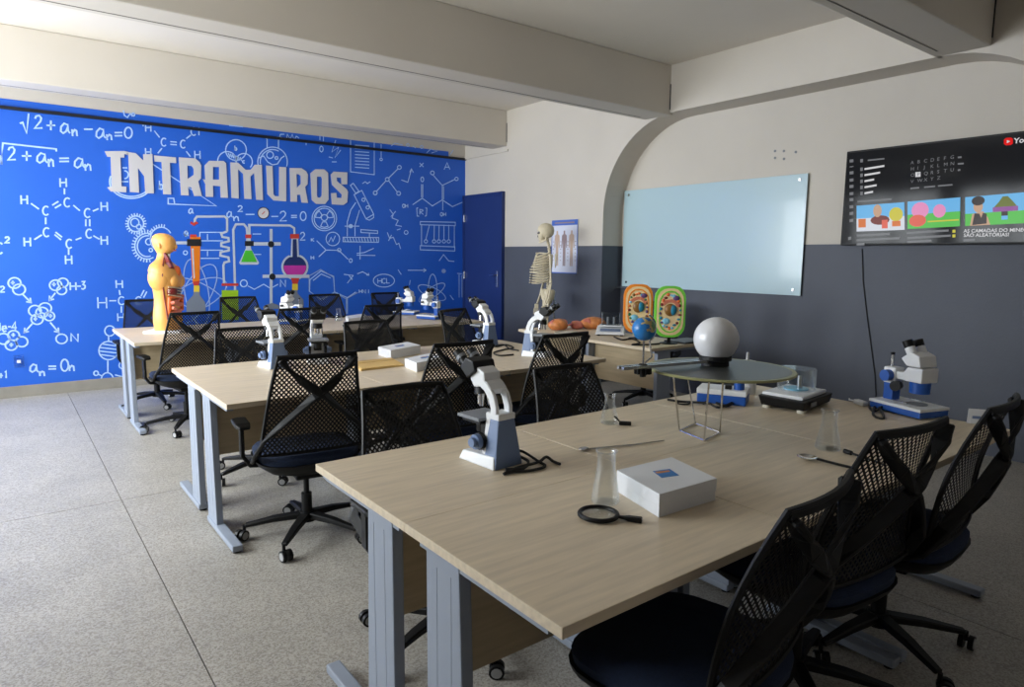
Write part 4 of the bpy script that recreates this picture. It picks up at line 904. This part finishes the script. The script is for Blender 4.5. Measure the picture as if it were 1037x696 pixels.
p = PZ(343, 325, TH); flask('erlenmeyer_flask', p.x, p.y, .125, .04, 'small clear glass flask on the farthest table', rn=.022)
# clip beside the flask, tongs, spoon magnifiers
p = PZ(633, 431, TH)
cl = thing('black_clip', 'small black clip lying against the middle glass flask', 'clip', (p.x, p.y, TH), rad(-50))
MB().box((0, 0, .009), (.05, .018, .016)).build('jaw', M['black'], cl, bevel=.004)
MB().bar([(-.02, 0, .012), (-.035, 0, .03), (-.045, 0, .035)], .012, .004, (0, 1, 0)).build('lever', M['black'], cl)
def wire(name, pts, r, mt, label, cat): o = cable(name, None, pts, r, mt); return tag(o, label, cat)
tw = thing('metal_tongs', 'thin metal tongs lying on the nearest table left of the white box', 'tongs', T(592, 457, 0))
for dy in (0, .012):
    MB().tube([(0, dy, .004), (.08, -.02+dy*.6, .004), (.2, -.06+dy*.4, .004), (.33, -.085, .004)], .002, 6).build('arm', M['steel'], tw, smooth=True)
MB().ell((0, .005, .007), (.022, .014, .007), 12, 8).build('jaw', M['steel'], tw, smooth=True)
p = PZ(817, 466, TH); q2 = PZ(868, 477, TH)
sp = thing('chrome_spoon', 'chrome bowl with black handle lying beside the right-hand flask', 'spoon', (p.x, p.y, TH), math.atan2((q2-p).y, (q2-p).x))
MB().lathe([(0, .003), (.02, .005), (.032, .012), (.033, .013), (.03, .012), (.018, .007), (0, .005)], n=20).build('bowl', M['chrome'], sp, smooth=True)
MB().bar([(.032, 0, .012), (.06, 0, .01), ((q2-p).length, 0, .006)], .012, .007, (0, 1, 0)).build('handle', M['black'], sp, bevel=.002, seg=1)
p = PZ(855, 459, TH); q2 = PZ(876, 466, TH)
st = thing('black_stirrer', 'short black rod lying behind the right-hand flask', 'rod', (p.x, p.y, TH), math.atan2((q2-p).y, (q2-p).x))
MB().cyl((0, 0, .008), (.03, 0, .008), .008, n=12).build('head', M['black'], st, smooth=True)
MB().cyl((.03, 0, .008), (.16, 0, .006), .004, n=10).build('shaft', M['black'], st, smooth=True)
# tellurion: lamp globe, disc on a wire stand, arm carrying an earth globe
DZ = .985; dc = PZ(729, 373, DZ); 
te = thing('tellurion', 'tellurion with white lamp globe and earth globe on a round disc', 'planetarium', (dc.x, dc.y, TH))
L0 = lambda p: Vector(p)-Vector((dc.x, dc.y, TH))
rr = 73*((dc-CAMP).dot(fw))/F_PX; hz_ = DZ-TH
MB().lathe([(0, hz_-.008), (rr*.99, hz_-.008), (rr, hz_-.004), (rr*.985, hz_+.001), (rr*.93, hz_+.0005)], n=64).build('disc_rim', M['disc_rim'], te, smooth=False)
MB().lathe([(rr*.93, hz_), (rr*.93, hz_+.001), (0, hz_+.001)], n=64).build('disc_top', M['disc'], te)
ft_ = [L0(PZ(x, y, TH)) for x, y in ((688, 437), (713, 447), (729, 439))]
fb_ = Vector((ft_[0].x+ft_[2].x-ft_[1].x, ft_[0].y+ft_[2].y-ft_[1].y, 0)); f4 = [ft_[0], ft_[1], ft_[2], fb_]
for i, p in enumerate(f4):
    o_ = Vector((p.x, p.y, 0)).normalized() if p.length > .01 else Vector((1, 0, 0))
    tp_ = L0(PZ((682, 718, 732, 700)[i], (384, 388, 389, 383)[i], DZ-.012)); 
    if i == 3: tp_ = Vector((p.x*1.3, p.y*1.3+.03, hz_-.012))
    tp_.z = hz_-.008
    MB().tube([tp_, Vector((p.x, p.y, .003))], .0035, 8).build('wire_leg', M['chrome'], te, smooth=True)
for i in range(4): MB().tube([Vector((f4[i].x, f4[i].y, .004)), Vector((f4[(i+1) % 4].x, f4[(i+1) % 4].y, .004))], .003, 8).build('wire_foot', M['chrome'], te, smooth=True)
gc = L0(PZ(724, 370, DZ)); gc.z = hz_
de = ((PZ(724, 370, DZ)-CAMP).dot(fw))/F_PX; gr = 22.2*de
MB().lathe([(0, 0), (gr*.62, 0), (gr*.6, gr*.2), (gr*.72, gr*.25), (gr*.72, gr*.45), (gr*.5, gr*.5), (0, gr*.5)], gc+Vector((0, 0, .001)), 28).build('lamp_base', M['black'], te, smooth=False)
MB().ell(gc+Vector((0, 0, gr*1.2)), gr, 32, 20).build('lamp_globe', M['opal'], te, smooth=True)
hb = L0(PZ(651, 377, DZ)); hb.z = hz_+.012
ax = (hb-gc); ax.z = 0; ax.normalize(); sdv = Vector((-ax.y, ax.x, 0))
for e in (-1, 1): MB().bar([gc+sdv*e*.012+Vector((0, 0, .022)), hb+sdv*e*.014+Vector((0, 0, .012))+ax*.11], .014, .012, sdv).build('orbit_arm', M['steel'], te)
MB().cyl(hb+Vector((0, 0, -.03)), hb+Vector((0, 0, .02)), .012, .016, 14).build('gear_hub', M['black'], te, smooth=True)
MB().prism([[((.034 if i % 4 < 2 else .026)*cos(2*pi*i/48), (.034 if i % 4 < 2 else .026)*sin(2*pi*i/48)) for i in range(48)]], lambda a, b, d: hb+Vector((a, b, d)), -.018, .004).build('gear_wheel', M['black'], te)
ec = L0(PZ(649, 330, DZ)); 
ec = Vector((hb.x, hb.y, 0)); ez = hz_+.012+ (372-331)*((PZ(651, 377, DZ)-CAMP).dot(fw))/F_PX
er = 12.2*((PZ(651, 377, DZ)-CAMP).dot(fw))/F_PX
ec = Vector((hb.x, hb.y, ez))
MB().cyl(hb+Vector((0, 0, .015)), ec, .0035, n=8).build('globe_rod', M['steel'], te, smooth=True)
MB().ell(ec, er, 24, 16).build('earth_globe', M['globe'], te, smooth=True)
mr = []
for i in range(15):
    t_ = rad(70-i*13); mr.append(ec-ax*(er*1.22*cos(t_))+Vector((0, 0, er*1.22*sin(t_))))
mr += [hb+Vector((0, 0, .02))-ax*.008]
MB().tube(mr[:11]+[ec-ax*er*.9+Vector((0, 0, -er*2.4)), hb+Vector((0, 0, .02))], .0035, 8).build('meridian_arm', M['steel'], te, smooth=True)
# digital balance
a, b, c = PZ(768, 414, TH), PZ(810, 421, TH), PZ(846, 407, TH); mid = (a+c)/2; e1 = (c-b); ang = math.atan2(e1.y, e1.x)
ba = thing('digital_balance', 'black and white laboratory balance with clear round cover on nearest table', 'balance', (mid.x-.02, mid.y+.0, TH), ang)
MB().hexa([(-.15, -.1, .012), (.15, -.1, .012), (.15, .1, .012), (-.15, .1, .012)], [(-.165, -.105, .055), (.165, -.105, .055), (.165, .11, .06), (-.165, .11, .06)]).build('body', M['black'], ba, bevel=.006)
MB().box((0, .01, .064), (.27, .19, .018)).build('top_deck', M['white'], ba, bevel=.006)
for x in (-.13, .13):
    for y in (-.08, .08): MB().cyl((x, y, 0), (x, y, .014), .02, n=14).build('levelling_foot', M['offwhite'], ba)
MB().box((-.07, -.108, .034), (.06, .004, .018)).build('display', M['grey'], ba)
MB().lathe([(.085, .073), (.085, .172), (.083, .175), (0, .175), (0, .173), (.082, .173), (.083, .17), (.083, .073)], (.03, .015, 0), 36).build('draft_cover', M['acrylic'], ba, smooth=True)
MB().cyl((.03, .015, .073), (.03, .015, .08), .055, n=28).build('pan', M['sky'], ba, smooth=True)
MB().cyl((.03, .0, .08), (.03, .0, .14), .013, n=12).build('weight', M['steel'], ba, smooth=True)
# blue and white instrument under the disc
a, b = PZ(712, 408, TH), PZ(762, 413, TH); e1 = b-a; ang = math.atan2(e1.y, e1.x)
ins = thing('lab_instrument', 'low blue and white instrument with blue knob under the tellurion disc', 'instrument', ((a.x+b.x)/2+.05, (a.y+b.y)/2+.06, TH), ang)
il = e1.length
MB().box((0, 0, .022), (il, .14, .044)).build('housing', M['blue'], ins, bevel=.006)
MB().box((0, 0, .057), (il*1.02, .145, .026)).build('cover', M['white'], ins, bevel=.005)
MB().cyl((il*.33, -.02, .07), (il*.33, -.02, .125), .024, n=18).build('knob', M['blue'], ins, smooth=True)
MB().box((il*.12, -.03, .08), (.03, .03, .02)).build('switch', M['black'], ins, bevel=.003)
cable('instrument_cable', ins, [T(712, 410), T(720, 407), T(735, 413), T(745, 409, .014), T(728, 415, .01), T(716, 411, .012), T(690, 408), T(676, 406)], .0055)
sh = PZ(692, 410, TH)
tag(MB().lathe([(.03, .004), (.034, .008), (.03, .012), (.026, .008), (.03, .004)], sh, 20).build('rubber_ring', M['rubber'], smooth=True), 'black rubber ring lying left of the blue instrument', 'ring')
# lidded jar behind the disc
p = PY(757, 366, 1.93); jr = thing('lidded_jar', 'white jar with a knobbed lid behind the tellurion disc', 'jar', (p.x, p.y, TH))
jh = p.z-TH
MB().lathe([(0, 0), (.045, 0), (.048, .01), (.048, jh-.02), (.04, jh-.012), (0, jh-.012)], n=24).build('body', M['white'], jr, smooth=False)
ld_ = MB().lathe([(0, jh-.012), (.052, jh-.012), (.05, jh), (.012, jh+.008), (0, jh+.008)], n=24).build('lid', M['white'], jr, smooth=False)
MB().cyl((0, 0, jh+.006), (0, 0, jh+.045), .009, .007, 12).build('lid_knob', M['hub'], ld_, smooth=True)
# white plug adapter and small printed card at the table edge
p = PZ(884, 407, TH); pl = thing('plug_adapter', 'white plug adapter lying behind the stereo microscope', 'plug', (min(p.x, 3.2), p.y, TH), rad(60))
MB().box((0, 0, .012), (.07, .03, .022)).build('body', M['white'], pl, bevel=.006)
MB().tube([(.035, 0, .012), (.07, .01, .01), (.1, -.01, .008)], .004, 6).build('lead', M['white'], pl, smooth=True)
p = PX(986, 419, 3.24); cdd = thing('printed_card', 'small white printed card standing at the right end of nearest table', 'card', (3.235, PZ(986, 430, TH).y, TH), rad(35))
MB().box((0, 0, .032), (.004, .062, .064), Matrix.Rotation(rad(-8), 3, 'Y')).build('sheet', M['card'], cdd)
MB().box((-.004, -.0, .028), (.002, .03, .012), Matrix.Rotation(rad(-8), 3, 'Y')).build('printed_mark', M['slate'], cdd)
MB().box((.012, 0, .012), (.03, .04, .024)).build('easel', M['card'], cdd)

# ------------------------------------------------------------------ envelope on the middle table
a, b, c = PZ(355, 369, TH), PZ(366, 376, TH), PZ(409, 371, TH); d = a+c-b; mid = (a+c)/2
ev = thing('manila_envelope', 'flat yellow manila envelope beside the white boxes on middle table', 'envelope', (mid.x, mid.y, TH))
Lq = [p-Vector((mid.x, mid.y, TH)) for p in (a, b, c, d)]
MB().hexa([Vector((p.x, p.y, .001)) for p in Lq], [Vector((p.x, p.y, .014)) for p in Lq]).build('body', M['manila'], ev, bevel=.002)
MB().hexa([Vector((p.x, p.y, .014)) for p in (Lq[0], Lq[0]*.7+Lq[1]*.3, Lq[3]*.7+Lq[2]*.3, Lq[3])], [Vector((p.x, p.y, .016)) for p in (Lq[0], Lq[0]*.7+Lq[1]*.3, Lq[3]*.7+Lq[2]*.3, Lq[3])]).build('flap', M['manila'], ev)
p = PZ(352, 322, TH); tg = thing('black_tray', 'flat black tray on the farthest table left of the small white box', 'tray', (p.x-.05, p.y+.12, TH), .1)
MB().box((0, 0, .006), (.2, .12, .012)).build('base', M['black'], tg, bevel=.003)
MB().box((0, -.055, .015), (.2, .01, .01)).build('rim', M['black'], tg)

# ------------------------------------------------------------------ anatomical torso on the farthest table
p = PZ(171, 336, TH)
to = thing('anatomical_torso', 'orange-skinned anatomical torso with exposed organs on the farthest table', 'torso model', (p.x, p.y, TH), rad(-30))
MB().box((0, 0, .012), (.3, .34, .024)).build('base_plate', M['white'], to, bevel=.004)
def sec(z, cx, rx, ry, n=28, pw_=.9):
    o = []
    for i in range(n):
        t_ = 2*pi*i/n; c, s_ = cos(t_), sin(t_)
        o.append(Vector((cx+rx*abs(c)**pw_*(1 if c > 0 else -1), ry*abs(s_)**pw_*(1 if s_ > 0 else -1), z)))
    return o
SEC = [(.024, 0, .10, .150), (.09, 0, .108, .158), (.16, -.002, .104, .152), (.23, -.004, .092, .138), (.29, -.002, .090, .134), (.36, .004, .1, .145), (.43, .006, .115, .16), (.49, .002, .122, .172), (.545, -.008, .112, .182), (.585, -.015, .09, .165), (.61, -.018, .066, .115), (.63, -.018, .05, .068), (.655, -.012, .047, .052), (.685, -.004, .05, .05), (.70, .004, .066, .056), (.725, .008, .083, .066), (.76, .006, .093, .073), (.80, .0, .094, .074), (.83, -.006, .08, .063), (.85, -.01, .052, .042), (.858, -.01, .02, .016)]
MB().loft([sec(*q_) for q_ in SEC]).build('body', M['skin'], to, smooth=True)
for s in (-1, 1):
    MB().ell((-.012, s*.122, .475), (.088, .06, .115), 20, 14).build('arm_stump', M['skin'], to, smooth=True)
    MB().ell((-.01, s*.073, .75), (.014, .008, .026), 10, 8).build('ear', M['skin'], to, smooth=True)
MB().ell((.085, .075, .445), (.045, .06, .06), 16, 12).build('breast', M['skin'], to, smooth=True)
MB().ell((.088, -.07, .45), (.045, .06, .06), 16, 12).build('breast', M['skin'], to, smooth=True)
MB().ell((.096, .0, .745), (.016, .011, .022), 10, 8).build('nose', M['skin'], to, smooth=True)
MB().ell((.088, .0, .712), (.014, .02, .007), 10, 6).build('lips', M['organ_pink'], to, smooth=True)
MB().tube([(.03, -.055, .69), (.02, -.068, .64), (.035, -.14, .585), (.035, -.168, .5), (.03, -.15, .4), (.03, -.137, .3), (.04, -.14, .22), (.05, -.148, .12)], .006, 6).build('cut_seam', M['organ_red'], to, smooth=True)
MB().bar([(.02, -.05, .69), (.04, -.045, .645), (.06, -.07, .595), (.085, -.085, .555)], .05, .03, (0, -1, .2), scale=[.6, 1, 1.3, 1]).build('neck_muscle', M['organ_red'], to, bevel=.006)
MB().tube([(.05, -.03, .68), (.045, -.035, .63), (.07, -.04, .57)], .012, 8).build('windpipe', M['offwhite'], to, smooth=True)
MB().ell((.105, -.02, .53), (.03, .03, .05), 14, 10).build('shoulder_muscle', M['organ_orange'], to, smooth=True)
MB().ell((.075, -.085, .36), (.045, .06, .045), 16, 10).build('liver', M['organ_red'], to, smooth=True)
MB().ell((.095, -.01, .365), (.03, .05, .04), 16, 10).build('stomach', M['organ_blue'], to, smooth=True)
for i in range(4): MB().tube([(.07, -.15, .40-i*.022), (.105, -.105, .395-i*.024), (.125, -.05, .385-i*.024), (.125, .0, .378-i*.024)], .005, 6).build('rib', M['bone'], to, smooth=True)
gi = []
for i in range(40): gi.append((.085+.02*cos(i*.9), -.04+.085*sin(i*.55), .30-.0042*i))
MB().tube(gi, .016, 8).build('intestine', M['organ_pink'], to, smooth=True)
MB().tube([(.05, -.12, .14), (.06, -.125, .22), (.065, -.12, .3), (.1, -.06, .315), (.11, .05, .31), (.08, .12, .28), (.075, .12, .18)], .019, 10).build('large_intestine', M['organ_orange'], to, smooth=True)

# ------------------------------------------------------------------ skeleton on a stand beside the pier
sk_ = thing('skeleton_model', 'full-size skeleton model hanging on a stand near the blue door', 'skeleton', (4.86, 5.73, 0), rad(62))
SB = M['bone']
sl = MB().loft([sec(z, 0, rx, ry, 20, 1) for z, rx, ry in ((1.625, .03, .03), (1.64, .06, .062), (1.67, .072, .088), (1.71, .076, .096), (1.75, .07, .088), (1.78, .045, .055), (1.793, .012, .014))]).build('skull', SB, sk_, smooth=True)
MB().loft([[Vector((v.x*1, v.y+.05, v.z)) for v in sec(z, 0, rx, ry, 16, .8)] for z, rx, ry in ((1.60, .03, .025), (1.625, .045, .035), (1.66, .055, .04), (1.70, .058, .035), (1.72, .05, .025))]).build('face', SB, sl, smooth=True)
for s in (-1, 1):
    MB().ell((s*.027, .08, 1.685), (.018, .012, .017), 12, 8).build('eye_socket', M['print_dark'], sl, smooth=True)
MB().ell((0, .086, 1.648), (.009, .008, .014), 10, 8).build('nasal_opening', M['print_dark'], sl, smooth=True)
MB().tube([(-.052, .0, 1.66), (-.054, .012, 1.61), (-.038, .05, 1.588), (0, .07, 1.582), (.038, .05, 1.588), (.054, .012, 1.61), (.052, .0, 1.66)], .011, 8).build('jaw', SB, sl, smooth=True)
spn = []; scl = []
for i in range(97):
    u = i/96; z = 1.0+u*.63; y = -.05+.014*sin(u*2*pi*1.05+.6)
    spn.append((0, y+.02*u, z)); scl.append(1.0 if i % 4 in (0, 1) else .62)
MB().tube(spn, .02, 10, scale=scl).build('spine', SB, sk_, smooth=True)
def spy(z): u = (z-1.0)/.63; return -.05+.014*sin(u*2*pi*1.05+.6)+.02*u
for i in range(12):
    z = 1.475-.028*i; wx = .085+.055*min(1, i/4.0)-.004*max(0, i-6); dp = .16+.06*min(1, i/5.0)
    for s in (-1, 1):
        pts = []
        for k in range(13):
            t_ = k/12; an = -pi/2+t_*pi*(.98 if i < 7 else .8)
            pts.append((s*(wx*cos(an) if True else 0), spy(z)+dp/2+dp/2*sin(an)+.0, z-.07*t_*(1 if i < 7 else .7)+(.03*max(0, t_-.75)*2 if i > 3 else 0)))
        MB().tube(pts, .0072, 6).build('rib', SB, sk_, smooth=True)
MB().bar([(0, .105, 1.44), (0, .125, 1.36), (0, .13, 1.25)], .035, .012, (1, 0, 0), scale=[1.2, .9, .6]).build('sternum', SB, sk_)
for s in (-1, 1):
    MB().tube([(s*.01, .1, 1.445), (s*.08, .09, 1.465), (s*.16, .02, 1.46)], .007, 6).build('collarbone', SB, sk_, smooth=True)
    MB().prism([[(s*.06, 1.45), (s*.165, 1.46), (s*.15, 1.40), (s*.085, 1.30)]], lambda a, b, d: Vector((a, d, b)), -.1, -.09).build('shoulder_blade', SB, sk_, bevel=.003)
    MB().tube([(s*.17, -.01, 1.45), (s*.18, -.015, 1.42), (s*.185, -.02, 1.2), (s*.19, -.02, 1.14)], .014, 8, scale=[1.3, 1, .75, 1.2]).build('humerus', SB, sk_, smooth=True)
    MB().tube([(s*.185, -.015, 1.13), (s*.185, .02, .98), (s*.19, .05, .89)], .009, 8).build('radius', SB, sk_, smooth=True)
    MB().tube([(s*.2, -.025, 1.135), (s*.205, .0, .98), (s*.2, .04, .89)], .008, 8).build('ulna', SB, sk_, smooth=True)
    hd_ = MB().box((s*.195, .055, .86), (.022, .045, .05)).build('hand', SB, sk_, bevel=.006)
    for f_ in range(5): MB().tube([(s*.195, .035+f_*.011, .84), (s*.195, .035+f_*.013, .80-.01*(2-abs(f_-2))), (s*.19, .036+f_*.013, .765-.012*(2-abs(f_-2)))], .0045, 6).build('finger', SB, hd_, smooth=True)
    MB().loft([[Vector((s*(.035+.02*c_+a_*cos(t_)), -.03+b_*sin(t_), z)) for t_ in [2*pi*i/14 for i in range(14)]] for z, a_, b_, c_ in ((.885, .02, .02, .6), (.92, .03, .04, 1.2), (.96, .045, .055, 2.2), (1.0, .035, .06, 3.2), (1.04, .025, .065, 3.6), (1.06, .012, .05, 3.6))]).build('hip_bone', SB, sk_, smooth=True)
    MB().tube([(s*.085, -.02, .93), (s*.115, -.015, .92), (s*.11, -.01, .8), (s*.085, .0, .55), (s*.08, .0, .5)], .017, 8, scale=[1.2, 1.1, .85, .8, 1.6]).build('femur', SB, sk_, smooth=True)
    MB().tube([(s*.08, .0, .49), (s*.08, -.005, .42), (s*.078, -.01, .15), (s*.078, -.01, .1)], .015, 8, scale=[1.6, 1, .75, 1.2]).build('tibia', SB, sk_, smooth=True)
    MB().tube([(s*.1, -.015, .47), (s*.102, -.015, .12)], .007, 6).build('fibula', SB, sk_, smooth=True)
    MB().loft([[Vector((s*.08+a_*cos(t_), y, z+b_*sin(t_))) for t_ in [2*pi*i/10 for i in range(10)]] for y, z, a_, b_ in ((-.055, .075, .02, .02), (-.02, .085, .025, .025), (.05, .07, .03, .018), (.12, .058, .036, .01), (.16, .055, .03, .007))]).build('foot_bones', SB, sk_, smooth=True)
stp = MB().tube([(0, -.11, .03), (0, -.11, .95), (0, -.07, 1.0)], .011, 8).build('stand_pole', M['steel'], sk_, smooth=True)
for k in range(5):
    a = 2*pi*k/5; MB().bar([(0, -.11, .05), (.22*cos(a), -.11+.22*sin(a), .035)], .035, .025, (-sin(a), cos(a), 0)).build('stand_foot', M['steel'], sk_)
    MB().cyl((.22*cos(a), -.11+.22*sin(a)-.01, .02), (.22*cos(a), -.11+.22*sin(a)+.01, .02), .02, n=10).build('stand_caster', M['black'], sk_)

# ------------------------------------------------------------------ things on the desks by the glass board
def cell(px, py, rim, label, ztop, deg):
    p = PZ(px, py, TH); t = thing('cell_model', label, 'cell model', (p.x, p.y, TH), rad(deg), 'upright plant and animal cell models')
    W2, H2 = .122, .205; zc_ = .052+H2      # plate faces local -y
    def oct_(k=1.0, kk=None):
        kk = k if kk is None else kk; o = []
        for (x, z, r) in ((-1, -1, 0), (1, -1, 0), (1, 1, 0), (-1, 1, 0)):
            for j in range(5):
                base = {(-1, -1): 180, (1, -1): 270, (1, 1): 0, (-1, 1): 90}[(x, z)]; a = rad(base+j*22.5); rx_, rz_ = .085, .1
                o.append((x*(W2*k-rx_)+rx_*cos(a) if True else 0, z*(H2*kk-rz_)+rz_*sin(a)))
        return o
    MB().lathe([(0, 0), (.07, 0), (.072, .006), (.02, .014), (0, .014)], n=24).build('stand_base', M['black'], t)
    MB().box((0, .0, .035), (.025, .02, .06)).build('stand_stem', M['black'], t)
    f = lambda a, b, d: Vector((a, d, b+zc_))
    MB().prism([oct_()], f, -.02, .02).build('cell_wall', M[rim], t, bevel=.006)
    MB().prism([oct_(.86, .91)], f, -.0235, -.018).build('cytoplasm', M['cell_cream'], t)
    MB().prism([oct_(.72, .82), oct_(.66, .78)], f, -.026, -.022).build('membrane', M[rim], t)
    c = Vector((.0, -.024, zc_+.015))
    MB().ell(c, (.046, .02, .05), 20, 10).build('nucleus', M['brown'], t, smooth=True)
    MB().ell(c+Vector((.02, -.006, 0)), (.03, .018, .042), 16, 10).build('nucleolus', M['teal'], t, smooth=True)
    rnd = random.Random(px)
    for i in range(22):
        a = 2*pi*i/22+.1; r0 = .72+.12*rnd.random()
        x, z = W2*r0*.82*cos(a), H2*r0*.82*sin(a)
        mt = ('organ_red', 'violet', 'darkgreen', 'organ_orange', 'sky', 'teal', 'brown')[rnd.randrange(7)]
        MB().ell((x, -.025, z+zc_), (.009+.008*rnd.random(), .006, .008+.006*rnd.random()), 8, 6).build('organelle', M[mt], t, smooth=True)
    MB().ell((-.03, -.024, zc_-.075), (.032, .01, .026), 14, 8).build('vacuole', M['sky'], t, smooth=True)
    MB().ell((.045, -.024, zc_+.11), (.028, .01, .02), 14, 8).build('golgi_body', M['violet'], t, smooth=True)
    for j in range(3):
        MB().tube([(.062*cos(rad(a_))*(1+.16*j), -.025, zc_+.015+.064*sin(rad(a_))*(1+.14*j)) for a_ in range(20, 160, 14)], .004, 6).build('reticulum', M['organ_pink'], t, smooth=True)
    return t
cell(677, 348, 'cell_green', 'green-rimmed plant cell model standing on black base before the glass board', 288, -42)
cell(645, 343, 'cell_orange', 'orange-rimmed animal cell model standing behind the earth globe', 288, -42)
# tan organ models: lobed lumps
def lump(px, py, r, mt, label, seed, deg):
    p = PZ(px, py, TH); t = thing('organ_model', label, 'organ model', (p.x, p.y, TH), rad(deg), 'brown lobed models on the far desk'); rnd = random.Random(seed)
    def body(c, rr_):
        rings = []
        for j in range(9):
            ph = pi*(j+.35)/9.2; ring_ = []
            for i in range(20):
                th_ = 2*pi*i/20; k = 1+.12*sin(3*th_+seed)*sin(ph)+.08*sin(5*th_-2*ph)
                ring_.append(Vector((c[0]+rr_[0]*k*sin(ph)*cos(th_), c[1]+rr_[1]*k*sin(ph)*sin(th_), max(.001, c[2]+rr_[2]*cos(ph)))))
            rings.append(ring_)
        return MB().loft(rings)
    body((0, 0, r*.42), (r, r*.72, r*.5)).build('body', M[mt], t, smooth=True)
    for i in range(4):
        a = i*1.6+seed; body((r*.55*cos(a), r*.4*sin(a), r*.55), (r*.4, r*.3, r*.3)).build('lobe', M[('amber', 'salmon')[i % 2]], t, smooth=True)
    MB().tube([(r*.7, 0, r*.4), (r*1.0, .02, r*.45), (r*1.25, .05, r*.25)], r*.12, 8, scale=[1, .8, .5]).build('vessel_stub', M['organ_orange'], t, smooth=True)
    return t
lump(566, 334, .115, 'amber', 'leftmost brown lobed organ model beside the skeleton', 1, 20)
lump(584, 333, .085, 'salmon', 'smaller reddish organ model between two brown ones', 2, 70)
lump(601, 333, .125, 'amber', 'largest brown lobed organ model nearest the white scale', 5, -20)
p = PZ(573, 338, TH); tr_ = thing('specimen_tray', 'flat off-white tray in front of the brown organ models', 'tray', (p.x, p.y, TH), .5)
MB().box((0, 0, .006), (.22, .14, .012)).build('base', M['offwhite'], tr_, bevel=.003)
for yy in (-.068, .068): MB().box((0, yy, .014), (.22, .006, .012)).build('rim', M['offwhite'], tr_)
# white scale with blue panel and clear box
p = PZ(618, 339, TH); sc = thing('kitchen_scale', 'white digital scale with blue panel on the desk by the glass board', 'scale', (p.x, p.y, TH), rad(-48))
MB().hexa([(-.13, -.12, .012), (.13, -.12, .012), (.13, .12, .012), (-.13, .12, .012)], [(-.12, -.1, .03), (.12, -.1, .03), (.12, .12, .07), (-.12, .12, .07)]).build('body', M['white'], sc, bevel=.005)
MB().hexa([(-.09, -.07, .0365), (.09, -.07, .0365), (.09, .0, .0502), (-.09, .0, .0502)], [(-.09, -.07, .039), (.09, -.07, .039), (.09, .0, .0525), (-.09, .0, .0525)]).build('panel', M['slate'], sc)
MB().box((0, .07, .075), (.2, .12, .012)).build('platform', M['white'], sc, bevel=.004)
for x in (-.1, .1):
    for y in (-.09, .09): MB().cyl((x, y, 0), (x, y, .014), .014, n=10).build('foot', M['black'], sc)
cbx = thing('clear_box', 'clear acrylic box standing on the white scale', 'box', (p.x+.07*sin(rad(48)), p.y+.07*cos(rad(48)), TH+.081), rad(-48))
f = MB(); 
for (c, d) in (((0, -.048, .055), (.16, .003, .11)), ((0, .048, .055), (.16, .003, .11)), ((-.079, 0, .055), (.003, .096, .11)), ((.079, 0, .055), (.003, .096, .11)), ((0, 0, .0015), (.16, .1, .003))):
    MB().box(c, d).build('panel', M['acrylic'], cbx)
for x in (-.025, .03): MB().cyl((x, 0, .003), (x, 0, .07), .014, n=12).build('vial', M['grey'], cbx, smooth=True)
p = PZ(640, 352, TH)
tag(cable('power_lead', None, [T(622, 342), T(630, 345), T(640, 344), T(648, 348), T(640, 350), T(655, 350), T(668, 349)], .007), 'black power lead lying on the desk in front of the orange cell model', 'cable')
bk = thing('black_folder', 'dark folder lying on the desk beside the green cell model', 'folder', T(695, 346, 0), rad(-90))
MB().box((0, 0, .006), (.22, .3, .012)).build('cover', M['black'], bk, bevel=.002)
MB().box((0, 0, .0135), (.19, .27, .003)).build('paper', M['grey'], bk)

# the three chairs at the bottom right have no armrests
for r in [o for o in bpy.data.objects if o.type == 'EMPTY' and o.get('category') == 'chair' and o.location.y < 1.2]:
    for o in list(r.children):
        if o.name.startswith('armrest'):
            for c in list(o.children): bpy.data.objects.remove(c)
            bpy.data.objects.remove(o)
